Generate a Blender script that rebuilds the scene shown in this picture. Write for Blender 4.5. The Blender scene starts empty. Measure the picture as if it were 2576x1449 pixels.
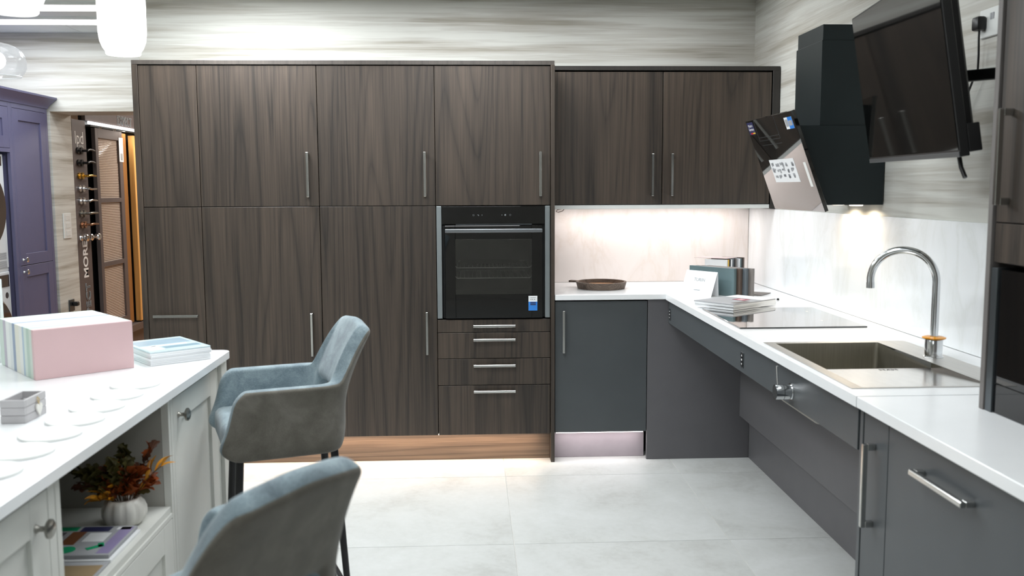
import bpy, bmesh, math, random
from mathutils import Vector, Matrix, Euler
PI = math.pi
random.seed(7)
SC = bpy.context.scene
COL = SC.collection

# ------------------------------------------------------------------ camera
cam_d = bpy.data.cameras.new('camera')
cam = bpy.data.objects.new('camera', cam_d)
COL.objects.link(cam)
SC.camera = cam
F_PX = 2338.2
cam_d.sensor_width = 36.0
cam_d.lens = F_PX / 2576 * 36.0
cam_d.clip_start = 0.05
cam_d.clip_end = 60
CAM_PITCH, CAM_YAW, CAM_ROLL = .1069, .0455, .0044
CAM_LOC = Vector((0, -4.8426, 1.455))
_sy, _cy, _sp, _cp, _sr, _cr = (math.sin(CAM_YAW), math.cos(CAM_YAW), math.sin(CAM_PITCH),
                               math.cos(CAM_PITCH), math.sin(CAM_ROLL), math.cos(CAM_ROLL))
fwd = Vector((_sy * _cp, _cy * _cp, -_sp))
r0 = Vector((_cy, -_sy, 0))
u0 = Vector((_sy * _sp, _cy * _sp, _cp))
rt = _cr * r0 - _sr * u0
up = _sr * r0 + _cr * u0
mw = Matrix.Identity(4)
for i in range(3):
    mw[i][0], mw[i][1], mw[i][2], mw[i][3] = rt[i], up[i], -fwd[i], CAM_LOC[i]
cam.matrix_world = mw
cam_d.dof.use_dof = True
cam_d.dof.focus_distance = 4.9
cam_d.dof.aperture_fstop = 4.5

# ------------------------------------------------------------------ world, exposure, light
SC.view_settings.view_transform = 'Standard'
SC.view_settings.look = 'None'
SC.view_settings.gamma = 1.0
SC.view_settings.use_curve_mapping = False
SC.view_settings.exposure = 0.0
w = bpy.data.worlds.new('world')
SC.world = w
w.use_nodes = True
w.node_tree.nodes['Background'].inputs[0].default_value = (.9, .95, 1, 1)
w.node_tree.nodes['Background'].inputs[1].default_value = 0.25
try:
    SC.cycles.max_bounces = 8
    SC.cycles.diffuse_bounces = 5
    SC.cycles.glossy_bounces = 4
    SC.cycles.transparent_max_bounces = 12
    SC.cycles.sample_clamp_indirect = 6
    SC.cycles.use_denoising = True
    SC.cycles.caustics_reflective = False
    SC.cycles.caustics_refractive = False
except Exception:
    pass


def area_light(name, loc, sx, sy, watts, col, direction=(0, 0, -1), spread=PI):
    d = bpy.data.lights.new(name, 'AREA')
    d.shape = 'RECTANGLE'
    d.size, d.size_y = sx, sy
    d.energy = watts
    d.color = col
    d.spread = spread
    o = bpy.data.objects.new(name, d)
    COL.objects.link(o)
    o.location = loc
    o.rotation_euler = Vector(direction).to_track_quat('-Z', 'Y').to_euler()
    return o


COOL = (.93, .975, 1.0)
CEIL_Z = 2.55
# (x, y, size x, size y, watts) of the recessed ceiling panels, several unseen ones added as fill
PANELS = [(-2.75, 1.44, 1.16, .2, 9), (-2.6, .96, 1.16, .2, 9), (-1.15, -.24, .56, .56, 52), (.05, -.24, .56, .56, 15),
          (-1.4, -1.75, .56, .56, 2), (-.2, -1.7, .56, .56, 11), (.45, -2.3, .56, .56, 7), (-.4, -3.5, .56, .56, 9), (-2.6, -2.9, .56, .56, 9),  # all after the island one are unseen panels added as fill
          (.9, -4.9, .56, .56, 5), (-1.2, -5.8, .56, .56, 10), (1.0, -.05, .56, .56, .6)]  # unseen, added behind the camera and to brighten the upper back wall
for (x, y, sx, sy, wt) in PANELS:
    area_light('ceiling_panel_light', (x, y, CEIL_Z - .02), sx, sy, wt, COOL)
# light strips fitted under the furniture, the hood lamp and the showroom beyond the opening
area_light('plinth_strip_light', (-.62, .012, .142), 1.95, .012, 5.4, (1, .72, .52))
area_light('plinth_strip_light', (.69, .012, .142), .46, .012, .45, (1, .93, .93))
area_light('worktop_strip_light', (1.03, .50, 1.335), 1.06, .02, 2.3, (1, .95, .93))
area_light('hood_lamp_light', (1.60, -.86, 1.372), .05, .05, .8, (1, .84, .64), spread=2.8)
area_light('hood_lamp_light', (1.60, -1.05, 1.372), .05, .05, .8, (1, .84, .64), spread=2.8)
area_light('showroom_strip_light', (-2.84, 3.3, 1.95), 1.2, .03, 5, (1, .9, .8))
area_light('showroom_light', (-1.8, 4.0, 2.5), 1.0, 1.0, 60, (1, .93, .85))
PENDANTS = [(-1.09, -1.95), (-1.12, -2.62)]


# ------------------------------------------------------------------ materials
def lin(c):
    return tuple(((v / 255) / 12.92 if v / 255 <= .04045 else ((v / 255 + .055) / 1.055) ** 2.4) for v in c[:3])


class N:
    """small node-tree helper"""

    def __init__(s, name):
        s.m = bpy.data.materials.new(name)
        s.m.use_nodes = True
        s.t = s.m.node_tree
        s.b = s.t.nodes['Principled BSDF']
        s.out = s.t.nodes['Material Output']

    def n(s, typ, **kw):
        x = s.t.nodes.new(typ)
        for k, v in kw.items():
            if k.startswith('i_'):
                x.inputs[k[2:].replace('_', ' ')].default_value = v
            else:
                setattr(x, k, v)
        return x

    def l(s, a, b):
        s.t.links.new(a, b)

    def coords(s, scale=(1, 1, 1), rand=6.0, kind='Object'):
        tc = s.n('ShaderNodeTexCoord')
        oi = s.n('ShaderNodeObjectInfo')
        mul = s.n('ShaderNodeMath', operation='MULTIPLY')
        mul.inputs[1].default_value = rand
        s.l(oi.outputs['Random'], mul.inputs[0])
        cb = s.n('ShaderNodeCombineXYZ')
        for i in range(3):
            s.l(mul.outputs[0], cb.inputs[i])
        ad = s.n('ShaderNodeVectorMath', operation='ADD')
        s.l(tc.outputs[kind], ad.inputs[0])
        s.l(cb.outputs[0], ad.inputs[1])
        mp = s.n('ShaderNodeMapping')
        mp.inputs['Scale'].default_value = scale
        s.l(ad.outputs[0], mp.inputs[0])
        return mp.outputs[0]

    def noise(s, vec, scale, detail=4, rough=.55, dist=0.0):
        x = s.n('ShaderNodeTexNoise')
        x.inputs['Scale'].default_value = scale
        x.inputs['Detail'].default_value = detail
        x.inputs['Roughness'].default_value = rough
        x.inputs['Distortion'].default_value = dist
        s.l(vec, x.inputs['Vector'])
        return x.outputs['Fac']

    def ramp(s, fac, stops):
        r = s.n('ShaderNodeValToRGB')
        els = r.color_ramp.elements
        while len(els) < len(stops):
            els.new(.5)
        for e, (p, c) in zip(els, stops):
            e.position = p
            e.color = (c[0], c[1], c[2], 1)
        s.l(fac, r.inputs[0])
        return r.outputs[0]

    def bump(s, h, strength=.1, dist=.01):
        b = s.n('ShaderNodeBump')
        b.inputs['Strength'].default_value = strength
        b.inputs['Distance'].default_value = dist
        s.l(h, b.inputs['Height'])
        s.l(b.outputs[0], s.b.inputs['Normal'])

    def set(s, **kw):
        for k, v in kw.items():
            s.b.inputs[k.replace('_', ' ')].default_value = v
        return s


def plain(name, rgb, rough=.5, metal=0.0, spec=.5, coat=0.0, var=.06, vscale=9.0):
    """a plain procedural paint / plastic / metal with a little tonal variation"""
    n = N(name)
    c = lin(rgb)
    f = n.noise(n.coords(), vscale, 3)
    lo = tuple(v * (1 - var) for v in c)
    hi = tuple(min(1, v * (1 + var)) for v in c)
    n.l(n.ramp(f, [(.3, lo), (.7, hi)]), n.b.inputs['Base Color'])
    n.set(Roughness=rough, Metallic=metal, Specular_IOR_Level=spec, Coat_Weight=coat)
    return n.m


def emis(name, rgb, strength):
    n = N(name)
    n.b.inputs['Base Color'].default_value = (.8, .8, .8, 1)
    n.b.inputs['Emission Color'].default_value = (*lin(rgb), 1)
    n.b.inputs['Emission Strength'].default_value = strength
    return n.m


def wood(name, dark, light, along='z', rough=.42, scale=1.0, spec=.5):
    """veneer: thin wavy growth lines (with cathedral arches) over long fine streaks"""
    n = N(name)

    def vec(k):
        sc = {'z': (1, 1, k), 'x': (k, 1, 1), 'y': (1, k, 1)}[along]
        return n.coords(tuple(q * scale for q in sc), 7.3)

    def mad(a, f, b=None):
        m = n.n('ShaderNodeMath', operation='MULTIPLY_ADD')
        m.inputs[1].default_value = f
        n.l(a, m.inputs[0])
        if b is None:
            m.inputs[2].default_value = 0
        else:
            n.l(b, m.inputs[2])
        return m.outputs[0]

    def op(kind, a, v=None):
        m = n.n('ShaderNodeMath', operation=kind)
        n.l(a, m.inputs[0])
        if v is not None:
            m.inputs[1].default_value = v
        return m.outputs[0]
    ring = n.noise(vec(.05), 3.6, 1.6, .4, .25)
    wav = op('ABSOLUTE', op('SINE', op('MULTIPLY', ring, 62.0)))
    line = op('POWER', wav, .45)
    fine = n.noise(vec(.018), 130, 4, .6)
    big = n.noise(vec(.07), 6, 3, .5)
    tot = mad(line, .20, mad(fine, .55, mad(big, .42)))
    n.l(n.ramp(tot, [(.46, lin(dark)), (.84, lin(light))]), n.b.inputs['Base Color'])
    n.set(Roughness=rough, Specular_IOR_Level=spec)
    n.bump(fine, .05, .002)
    return n.m


M = {}
M['walnut'] = wood('walnut_grain', (36, 31, 27), (77, 66, 57))
M['walnut_h'] = wood('walnut_grain_horizontal', (66, 56, 48), (112, 96, 82), 'x')
M['walnut_edge'] = wood('walnut_edge', (58, 53, 50), (78, 72, 67))
M['walnut_dark'] = wood('walnut_dark_frame', (38, 35, 33), (48, 44, 41))
M['oak'] = wood('oak_veneer', (206, 150, 76), (236, 188, 118), rough=.4)
M['oak_dark'] = wood('oak_veneer_dark', (126, 82, 38), (164, 112, 56), rough=.45)
M['laminate'] = wood('laminate_floor', (168, 118, 76), (212, 164, 118), 'y', rough=.4)
M['pan_wood'] = wood('weathered_wood', (62, 50, 42), (124, 108, 96), 'x', rough=.6, scale=2.5)
M['pan_inner'] = wood('pale_wood', (150, 104, 64), (184, 138, 92), 'x', rough=.6)
M['grey'] = plain('grey_matt_laminate', (75, 79, 82), .38, spec=.4, var=.03)
M['grey_dark'] = plain('dark_grey_panel', (98, 97, 100), .45, spec=.4, var=.03)
M['carcass'] = plain('carcass_board', (58, 53, 50), .6)
M['gap'] = plain('painted_gap_shade', (22, 20, 19), .8)
M['white'] = plain('white_quartz', (236, 238, 240), .22, var=.015)
M['white_board'] = plain('white_board', (222, 224, 222), .4, var=.02)
M['white_plastic'] = plain('white_plastic', (228, 230, 228), .35, var=.02)
M['enamel'] = plain('white_enamel', (232, 235, 238), .25, var=.02)
M['chrome'] = plain('chrome', (222, 224, 226), .12, 1.0, var=.02)
M['handle'] = plain('satin_chrome', (190, 190, 188), .2, 1.0, var=.03)
M['rack_wire'] = plain('rack_wire', (236, 236, 232), .35, .6)
M['steel_dark'] = plain('graphite_steel', (104, 110, 114), .35, .9, var=.04)
M['black'] = plain('black_paint', (24, 25, 26), .4, spec=.3)
M['hood_black'] = plain('black_powder_coat', (27, 35, 37), .42, spec=.3)
M['black_plastic'] = plain('black_plastic', (28, 28, 29), .35, spec=.4)
M['black_glass'] = plain('black_glass', (9, 9, 10), .03, spec=.6, coat=.2)
M['hob_glass'] = plain('black_ceramic_glass', (10, 10, 11), .04, spec=1.0, coat=1.0)
M['screen'] = plain('tv_screen', (8, 9, 9), .05, spec=.7)
M['blue'] = plain('blue_painted_timber', (98, 97, 128), .45, var=.03)
M['island'] = plain('pale_grey_painted_timber', (210, 211, 206), .5, var=.02)
M['island_in'] = plain('grey_cabinet_lining', (168, 166, 160), .55, var=.02)
M['knob'] = plain('brushed_nickel', (150, 148, 142), .28, 1.0)
M['display_grey'] = plain('taupe_display_board', (92, 82, 80), .5)
M['ceiling'] = plain('ceiling_tile_white', (238, 243, 240), .8, var=.02)
M['wall_plain'] = plain('pale_wall_paint', (196, 194, 188), .8)
M['led'] = emis('led_diffuser', (255, 255, 255), 5.0)
M['led_warm'] = emis('warm_led_strip', (255, 236, 214), 6.0)
M['led_strip'] = emis('white_led_strip', (255, 240, 236), 6.0)
M['orange'] = plain('amber_plastic', (238, 158, 22), .25)
M['gold'] = plain('polished_brass', (214, 176, 84), .18, 1.0)
M['copper'] = plain('antique_copper', (176, 138, 112), .22, 1.0)
M['leg'] = plain('black_leg', (24, 23, 26), .4)
M['ceramic'] = plain('white_ceramic', (220, 218, 212), .3, var=.03)
M['text_white'] = plain('white_lettering', (236, 236, 236), .5)
M['text_grey'] = plain('grey_lettering', (150, 156, 160), .5)
M['text_dark'] = plain('dark_lettering', (70, 66, 66), .5)
M['sticker_blue'] = plain('blue_print', (48, 128, 214), .4)
M['sticker_navy'] = plain('navy_print', (44, 46, 84), .4)
M['paper'] = plain('white_paper', (232, 234, 236), .5, var=.02)
M['paper_grey'] = plain('grey_paper_cover', (160, 162, 166), .6)
M['trim_steel'] = plain('grey_steel_trim', (150, 157, 160), .4, .8, var=.04)
M['grout'] = plain('pale_grout', (206, 205, 201), .8)
M['flag_red'] = plain('red_print', (190, 40, 40), .4)
M['flag_gold'] = plain('yellow_print', (226, 186, 60), .4)
M['dark_red'] = plain('dark_red_print', (150, 48, 76), .4)
M['green_print'] = plain('green_print', (20, 160, 110), .4)
M['teal_board'] = plain('teal_grey_board', (96, 116, 120), .4)
M['brown_board'] = wood('brown_sample_board', (66, 54, 48), (100, 84, 74))
M['slate_board'] = plain('slate_sample_board', (92, 100, 106), .45)
M['stone_board'] = plain('stone_grey_sample_board', (116, 110, 106), .5)
M['pink_board'] = plain('pink_sample_board', (222, 190, 192), .45, var=.02)
M['trinket'] = plain('grey_washed_wood', (182, 180, 182), .6)
M['stem'] = plain('brown_stem', (74, 52, 30), .7)
M['leaf_olive'] = plain('olive_leaf', (78, 72, 30), .6, var=.25, vscale=30)
M['leaf_rust'] = plain('rust_leaf', (150, 72, 24), .6, var=.25, vscale=30)
M['leaf_gold'] = plain('golden_leaf', (206, 140, 22), .6, var=.2, vscale=30)
M['leaf_brown'] = plain('brown_leaf', (92, 54, 34), .6, var=.25, vscale=30)


def wallpaper():
    n = N('striated_wallpaper')
    tc = n.n('ShaderNodeTexCoord')
    sp = n.n('ShaderNodeSeparateXYZ')
    n.l(tc.outputs['Object'], sp.inputs[0])
    ad = n.n('ShaderNodeMath', operation='ADD')
    n.l(sp.outputs[0], ad.inputs[0])
    n.l(sp.outputs[1], ad.inputs[1])
    cb = n.n('ShaderNodeCombineXYZ')
    n.l(ad.outputs[0], cb.inputs[0])
    n.l(sp.outputs[2], cb.inputs[1])

    def mapped(sx, sz, off):
        mp = n.n('ShaderNodeMapping')
        mp.inputs['Scale'].default_value = (sx, sz, 1)
        mp.inputs['Location'].default_value = (off, off * 1.7, 0)
        n.l(cb.outputs[0], mp.inputs[0])
        return mp.outputs[0]
    broad = n.noise(mapped(.30, 6.0, 3.1), 2.0, 3, .5, .35)
    mid = n.noise(mapped(.75, 24, 8.7), 2.0, 4, .6, .45)
    fine = n.noise(mapped(3, 150, 1.3), 1.5, 3, .6)
    m1 = n.n('ShaderNodeMath', operation='MULTIPLY_ADD')
    m1.inputs[1].default_value = .62
    n.l(mid, m1.inputs[0])
    n.l(broad, m1.inputs[2])
    m2 = n.n('ShaderNodeMath', operation='MULTIPLY_ADD')
    m2.inputs[1].default_value = .16
    n.l(fine, m2.inputs[0])
    n.l(m1.outputs[0], m2.inputs[2])
    col = n.ramp(m2.outputs[0], [(.68, lin((166, 161, 150))), (.80, lin((189, 186, 178))), (.93, lin((203, 202, 196))),
                                 (1.08, lin((212, 212, 206)))])
    n.l(col, n.b.inputs['Base Color'])
    n.set(Roughness=.65, Specular_IOR_Level=.3)
    n.bump(fine, .12, .004)
    return n.m


def marble(name, base, vein, rough=.18):
    n = N(name)
    v = n.coords((1, 1, .45), 3)
    f = n.noise(v, 3.2, 6, .6, 1.2)
    a = n.n('ShaderNodeMath', operation='SUBTRACT')
    a.inputs[1].default_value = .5
    n.l(f, a.inputs[0])
    b = n.n('ShaderNodeMath', operation='ABSOLUTE')
    n.l(a.outputs[0], b.inputs[0])
    n.l(n.ramp(b.outputs[0], [(0, lin(vein)), (.022, lin(tuple((p + q) // 2 for p, q in zip(base, vein)))), (.08, lin(base))]),
        n.b.inputs['Base Color'])
    n.set(Roughness=rough)
    return n.m


def concrete_tile():
    n = N('pale_concrete_tile')
    v = n.coords((1, 1, 1), 9)
    f = n.noise(v, 2.6, 7, .62, .4)
    g = n.noise(v, 38, 4, .6)
    m1 = n.n('ShaderNodeMath', operation='MULTIPLY_ADD')
    m1.inputs[1].default_value = .3
    n.l(g, m1.inputs[0])
    n.l(f, m1.inputs[2])
    n.l(n.ramp(m1.outputs[0], [(.42, lin((176, 177, 174))), (.62, lin((192, 194, 192))), (.85, lin((201, 203, 202)))]), n.b.inputs['Base Color'])
    n.set(Roughness=.42)
    return n.m


def brushed(name, rgb, along=(1, .02, 1), rough=.3):
    n = N(name)
    f = n.noise(n.coords(along), 260, 2)
    c = lin(rgb)
    n.l(n.ramp(f, [(.3, tuple(q * .86 for q in c)), (.7, c)]), n.b.inputs['Base Color'])
    n.set(Metallic=1.0, Roughness=rough)
    return n.m


def fabric(name, c0, c1, c2, scale, rib=False):
    n = N(name)
    v = n.coords((1, 1, 1), 2)
    blot = n.noise(v, 11, 4, .6, .4)
    weave = n.noise(n.coords((1, 1, 2.4), 2), scale, 3, .7)
    m1 = n.n('ShaderNodeMath', operation='MULTIPLY_ADD')
    m1.inputs[1].default_value = .55
    n.l(weave, m1.inputs[0])
    n.l(blot, m1.inputs[2])
    n.l(n.ramp(m1.outputs[0], [(.5, lin(c0)), (.75, lin(c1)), (1.0, lin(c2))]), n.b.inputs['Base Color'])
    n.set(Roughness=.85, Specular_IOR_Level=.2, Sheen_Weight=.35, Sheen_Roughness=.4)
    n.bump(weave, .35, .004)
    return n.m


def clear_glass(name, tint, gloss_rough=.02, amount=1.0, haze=0.0):
    """thin pane: tinted transparency plus fresnel reflection"""
    m = bpy.data.materials.new(name)
    m.use_nodes = True
    t = m.node_tree
    t.nodes.clear()
    out = t.nodes.new('ShaderNodeOutputMaterial')
    tr = t.nodes.new('ShaderNodeBsdfTransparent')
    tr.inputs[0].default_value = (*tint, 1)
    gl = t.nodes.new('ShaderNodeBsdfGlossy')
    gl.inputs['Roughness'].default_value = gloss_rough
    fr = t.nodes.new('ShaderNodeFresnel')
    fr.inputs[0].default_value = 1.5
    ml = t.nodes.new('ShaderNodeMath')
    ml.operation = 'MULTIPLY'
    ml.inputs[1].default_value = amount
    t.links.new(fr.outputs[0], ml.inputs[0])
    mx = t.nodes.new('ShaderNodeMixShader')
    t.links.new(ml.outputs[0], mx.inputs[0])
    t.links.new(tr.outputs[0], mx.inputs[1])
    t.links.new(gl.outputs[0], mx.inputs[2])
    if haze:
        df = t.nodes.new('ShaderNodeBsdfTranslucent')
        df.inputs[0].default_value = (.9, .92, .95, 1)
        m2 = t.nodes.new('ShaderNodeMixShader')
        m2.inputs[0].default_value = haze
        t.links.new(mx.outputs[0], m2.inputs[1])
        t.links.new(df.outputs[0], m2.inputs[2])
        mx = m2
    t.links.new(mx.outputs[0], out.inputs[0])
    return m


def ribbed():
    n = N('reeded_glass')
    tc = n.n('ShaderNodeTexCoord')
    sp = n.n('ShaderNodeSeparateXYZ')
    n.l(tc.outputs['Object'], sp.inputs[0])
    m1 = n.n('ShaderNodeMath', operation='MULTIPLY')
    m1.inputs[1].default_value = 2 * PI / .0135
    n.l(sp.outputs[2], m1.inputs[0])
    s1 = n.n('ShaderNodeMath', operation='SINE')
    n.l(m1.outputs[0], s1.inputs[0])
    n.l(n.ramp(s1.outputs[0], [(.0, lin((150, 134, 122))), (.7, lin((214, 198, 184)))]), n.b.inputs['Base Color'])
    n.set(Roughness=.12)
    n.bump(s1.outputs[0], .6, .004)
    return n.m


M['wallpaper'] = wallpaper()
M['marble'] = marble('white_veined_splashback', (236, 229, 225), (229, 220, 213), .25)
M['marble_cool'] = marble('glossy_white_splashback', (242, 245, 247), (235, 238, 238), .12)
M['tile'] = concrete_tile()
M['steel'] = brushed('brushed_steel', (226, 223, 219), (1, .02, 1), .4)
M['fab_out'] = fabric('taupe_velvet', (88, 85, 78), (104, 101, 94), (122, 119, 112), 300)
M['fab_in'] = fabric('blue_grey_chenille', (84, 96, 104), (122, 138, 146), (158, 174, 180), 260)
M['oven_glass'] = clear_glass('oven_door_glass', (.75, .75, .74), .02, 2.2)
M['dome_glass'] = clear_glass('clear_lamp_glass', (.97, .97, .98), .05, .45, .14)
M['ribbed'] = ribbed()
M['acrylic'] = plain('white_acrylic', (226, 232, 232), .2)
M['mirror_brown'] = plain('brown_tinted_door_glass', (52, 42, 38), .06, spec=1.0, coat=.6)
pend = N('opal_glass_lit')
pend.b.inputs['Base Color'].default_value = (.9, .9, .9, 1)
pend.b.inputs['Emission Color'].default_value = (1, .985, .97, 1)
pend.b.inputs['Emission Strength'].default_value = 3.0
M['opal'] = pend.m


# ------------------------------------------------------------------ mesh helpers
def root_offset(o):
    v = Vector((0, 0, 0))
    while o is not None:
        v += o.location
        o = o.parent
    return v


class MB:
    """collects shapes (world coordinates) and links them as one mesh object"""

    def __init__(s):
        s.bm = bmesh.new()
        s.mi = 0

    def _mat(s, faces):
        for f in faces:
            f.material_index = s.mi

    def box(s, x0, x1, y0, y1, z0, z1, bev=0.0, seg=1, mat=None):
        a = Vector((min(x0, x1), min(y0, y1), min(z0, z1)))
        b = Vector((max(x0, x1), max(y0, y1), max(z0, z1)))
        m = Matrix.Translation((a + b) / 2) @ Matrix.Diagonal((*(b - a), 1))
        r = bmesh.ops.create_cube(s.bm, size=1, matrix=m)
        vs = r['verts']
        fs = {f for v in vs for f in v.link_faces}
        s._mat(fs)
        if mat is not None:
            for f in fs:
                f.material_index = mat
        if bev > 0:
            es = {e for v in vs for e in v.link_edges}
            bmesh.ops.bevel(s.bm, geom=list(es), offset=bev, segments=seg, affect='EDGES', profile=.5, clamp_overlap=True)
        return s

    def obox(s, c, ax, ay, az, hx, hy, hz, bev=0.0, seg=1):
        """oriented box: centre, three unit axes, half sizes"""
        m = Matrix.Identity(4)
        for i in range(3):
            m[i][0], m[i][1], m[i][2], m[i][3] = ax[i] * 2 * hx, ay[i] * 2 * hy, az[i] * 2 * hz, c[i]
        r = bmesh.ops.create_cube(s.bm, size=1, matrix=m)
        vs = r['verts']
        fs = list({f for v in vs for f in v.link_faces})
        if m.determinant() < 0:
            bmesh.ops.reverse_faces(s.bm, faces=fs)
        s._mat(fs)
        if bev > 0:
            es = {e for v in vs for e in v.link_edges}
            bmesh.ops.bevel(s.bm, geom=list(es), offset=bev, segments=seg, affect='EDGES', profile=.5, clamp_overlap=True)
        return s

    def cone(s, p0, p1, r_0, r_1, seg=16, caps=True):
        p0, p1 = Vector(p0), Vector(p1)
        d = p1 - p0
        q = d.to_track_quat('Z', 'Y').to_matrix().to_4x4()
        m = Matrix.Translation((p0 + p1) / 2) @ q
        r = bmesh.ops.create_cone(s.bm, cap_ends=caps, segments=seg, radius1=r_0, radius2=r_1, depth=d.length, matrix=m)
        s._mat({f for v in r['verts'] for f in v.link_faces})
        return s

    def cyl(s, p0, p1, r, seg=16):
        return s.cone(p0, p1, r, r, seg)

    def sphere(s, c, r, sx=1, sy=1, sz=1, u=14, v=8):
        m = Matrix.Translation(c) @ Matrix.Diagonal((sx, sy, sz, 1))
        k = bmesh.ops.create_uvsphere(s.bm, u_segments=u, v_segments=v, radius=r, matrix=m)
        s._mat({f for q in k['verts'] for f in q.link_faces})
        return s

    def lathe(s, c, prof, seg=32, axis='z', rib=0, ribn=0):
        """revolve (radius, height) pairs about a vertical axis through c"""
        rings = []
        for (r, h) in prof:
            ring = []
            for k in range(seg):
                a = 2 * PI * k / seg
                rr = r * (1 - rib * (abs(math.cos(a * ribn / 2)) ** 6)) if rib else r
                p = (rr * math.cos(a), rr * math.sin(a), h)
                if axis == 'x':
                    p = (p[2], p[0], p[1])
                elif axis == 'y':
                    p = (p[1], p[2], p[0])
                ring.append(s.bm.verts.new(Vector(c) + Vector(p)))
            rings.append(ring)
        fs = []
        for a, b in zip(rings, rings[1:]):
            for k in range(seg):
                fs.append(s.bm.faces.new((a[k], a[(k + 1) % seg], b[(k + 1) % seg], b[k])))
        if prof[0][0] > 1e-6:
            fs.append(s.bm.faces.new(list(reversed(rings[0]))))
        if prof[-1][0] > 1e-6:
            fs.append(s.bm.faces.new(rings[-1]))
        s._mat(fs)
        return s

    def tube(s, pts, r, seg=10, closed=False, radii=None):
        pts = [Vector(p) for p in pts]
        n = len(pts)
        rings = []
        prev = None
        for i, p in enumerate(pts):
            a = pts[(i - 1) % n] if (closed or i > 0) else p
            b = pts[(i + 1) % n] if (closed or i < n - 1) else p
            t = (b - a).normalized()
            if prev is None:
                ref = Vector((0, 0, 1)) if abs(t.z) < .9 else Vector((1, 0, 0))
                nx = t.cross(ref).normalized()
            else:
                nx = (prev - t * prev.dot(t)).normalized()
            prev = nx
            ny = t.cross(nx)
            rr = radii[i] if radii else r
            rings.append([s.bm.verts.new(p + rr * (nx * math.cos(2 * PI * k / seg) + ny * math.sin(2 * PI * k / seg))) for k in range(seg)])
        fs = []
        rng = range(n) if closed else range(n - 1)
        for i in rng:
            a, b = rings[i], rings[(i + 1) % n]
            for k in range(seg):
                fs.append(s.bm.faces.new((a[k], a[(k + 1) % seg], b[(k + 1) % seg], b[k])))
        if not closed:
            fs.append(s.bm.faces.new(list(reversed(rings[0]))))
            fs.append(s.bm.faces.new(rings[-1]))
        s._mat(fs)
        return s

    def prism(s, poly, vec, bev=0.0):
        """polygon of 3-D points extruded along vec"""
        vec = Vector(vec)
        a = [s.bm.verts.new(Vector(p)) for p in poly]
        b = [s.bm.verts.new(Vector(p) + vec) for p in poly]
        n = len(a)
        fs = [s.bm.faces.new(list(reversed(a))), s.bm.faces.new(b)]
        for i in range(n):
            fs.append(s.bm.faces.new((a[i], a[(i + 1) % n], b[(i + 1) % n], b[i])))
        s._mat(fs)
        if bev:
            es = {e for f in fs for e in f.edges}
            bmesh.ops.bevel(s.bm, geom=list(es), offset=bev, segments=1, affect='EDGES')
        return s

    def quad(s, *p):
        f = s.bm.faces.new([s.bm.verts.new(Vector(q)) for q in p])
        f.material_index = s.mi
        return s

    def plate(s, x0, x1, y0, y1, z0, z1, hx0, hx1, hy0, hy1, bev=0.0):
        """horizontal slab with a rectangular hole, as one closed mesh"""
        xs, ys = [x0, hx0, hx1, x1], [y0, hy0, hy1, y1]
        V = {}
        for k, z in enumerate((z0, z1)):
            for i in range(4):
                for j in range(4):
                    V[i, j, k] = s.bm.verts.new((xs[i], ys[j], z))
        fs = []
        for i in range(3):
            for j in range(3):
                if (i, j) == (1, 1):
                    continue
                fs.append(s.bm.faces.new((V[i, j, 1], V[i + 1, j, 1], V[i + 1, j + 1, 1], V[i, j + 1, 1])))
                fs.append(s.bm.faces.new((V[i, j + 1, 0], V[i + 1, j + 1, 0], V[i + 1, j, 0], V[i, j, 0])))
        for i in range(3):
            fs.append(s.bm.faces.new((V[i, 0, 0], V[i + 1, 0, 0], V[i + 1, 0, 1], V[i, 0, 1])))
            fs.append(s.bm.faces.new((V[i + 1, 3, 0], V[i, 3, 0], V[i, 3, 1], V[i + 1, 3, 1])))
            fs.append(s.bm.faces.new((V[0, i + 1, 0], V[0, i, 0], V[0, i, 1], V[0, i + 1, 1])))
            fs.append(s.bm.faces.new((V[3, i, 0], V[3, i + 1, 0], V[3, i + 1, 1], V[3, i, 1])))
        fs.append(s.bm.faces.new((V[1, 1, 1], V[2, 1, 1], V[2, 1, 0], V[1, 1, 0])))
        fs.append(s.bm.faces.new((V[2, 2, 1], V[1, 2, 1], V[1, 2, 0], V[2, 2, 0])))
        fs.append(s.bm.faces.new((V[1, 2, 1], V[1, 1, 1], V[1, 1, 0], V[1, 2, 0])))
        fs.append(s.bm.faces.new((V[2, 1, 1], V[2, 2, 1], V[2, 2, 0], V[2, 1, 0])))
        s._mat(fs)
        return s

    def build(s, name, mats, parent=None, label=None, cat=None, group=None, kind=None, smooth=None, local=False, origin=None):
        me = bpy.data.meshes.new(name)
        if not isinstance(mats, (list, tuple)):
            mats = [mats]
        for m in mats:
            me.materials.append(M[m] if isinstance(m, str) else m)
        o = bpy.data.objects.new(name, me)
        COL.objects.link(o)
        if parent is not None:
            o.parent = parent
            if not local:
                bmesh.ops.translate(s.bm, vec=-root_offset(parent), verts=s.bm.verts)
        elif not local:
            xs = [v.co for v in s.bm.verts]
            if origin is None:
                mn = Vector((min(v.x for v in xs), min(v.y for v in xs), min(v.z for v in xs)))
                mxv = Vector((max(v.x for v in xs), max(v.y for v in xs), max(v.z for v in xs)))
                origin = Vector(((mn.x + mxv.x) / 2, (mn.y + mxv.y) / 2, mn.z))
            origin = Vector(origin)
            bmesh.ops.translate(s.bm, vec=-origin, verts=s.bm.verts)
            o.location = origin
        bmesh.ops.recalc_face_normals(s.bm, faces=s.bm.faces)
        s.bm.to_mesh(me)
        s.bm.free()
        if smooth:
            for p in me.polygons:
                p.use_smooth = True
            if smooth != 'all':
                try:
                    me.set_sharp_from_angle(angle=math.radians(smooth))
                except Exception:
                    pass
        tag(o, label, cat, group, kind)
        return o


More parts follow.
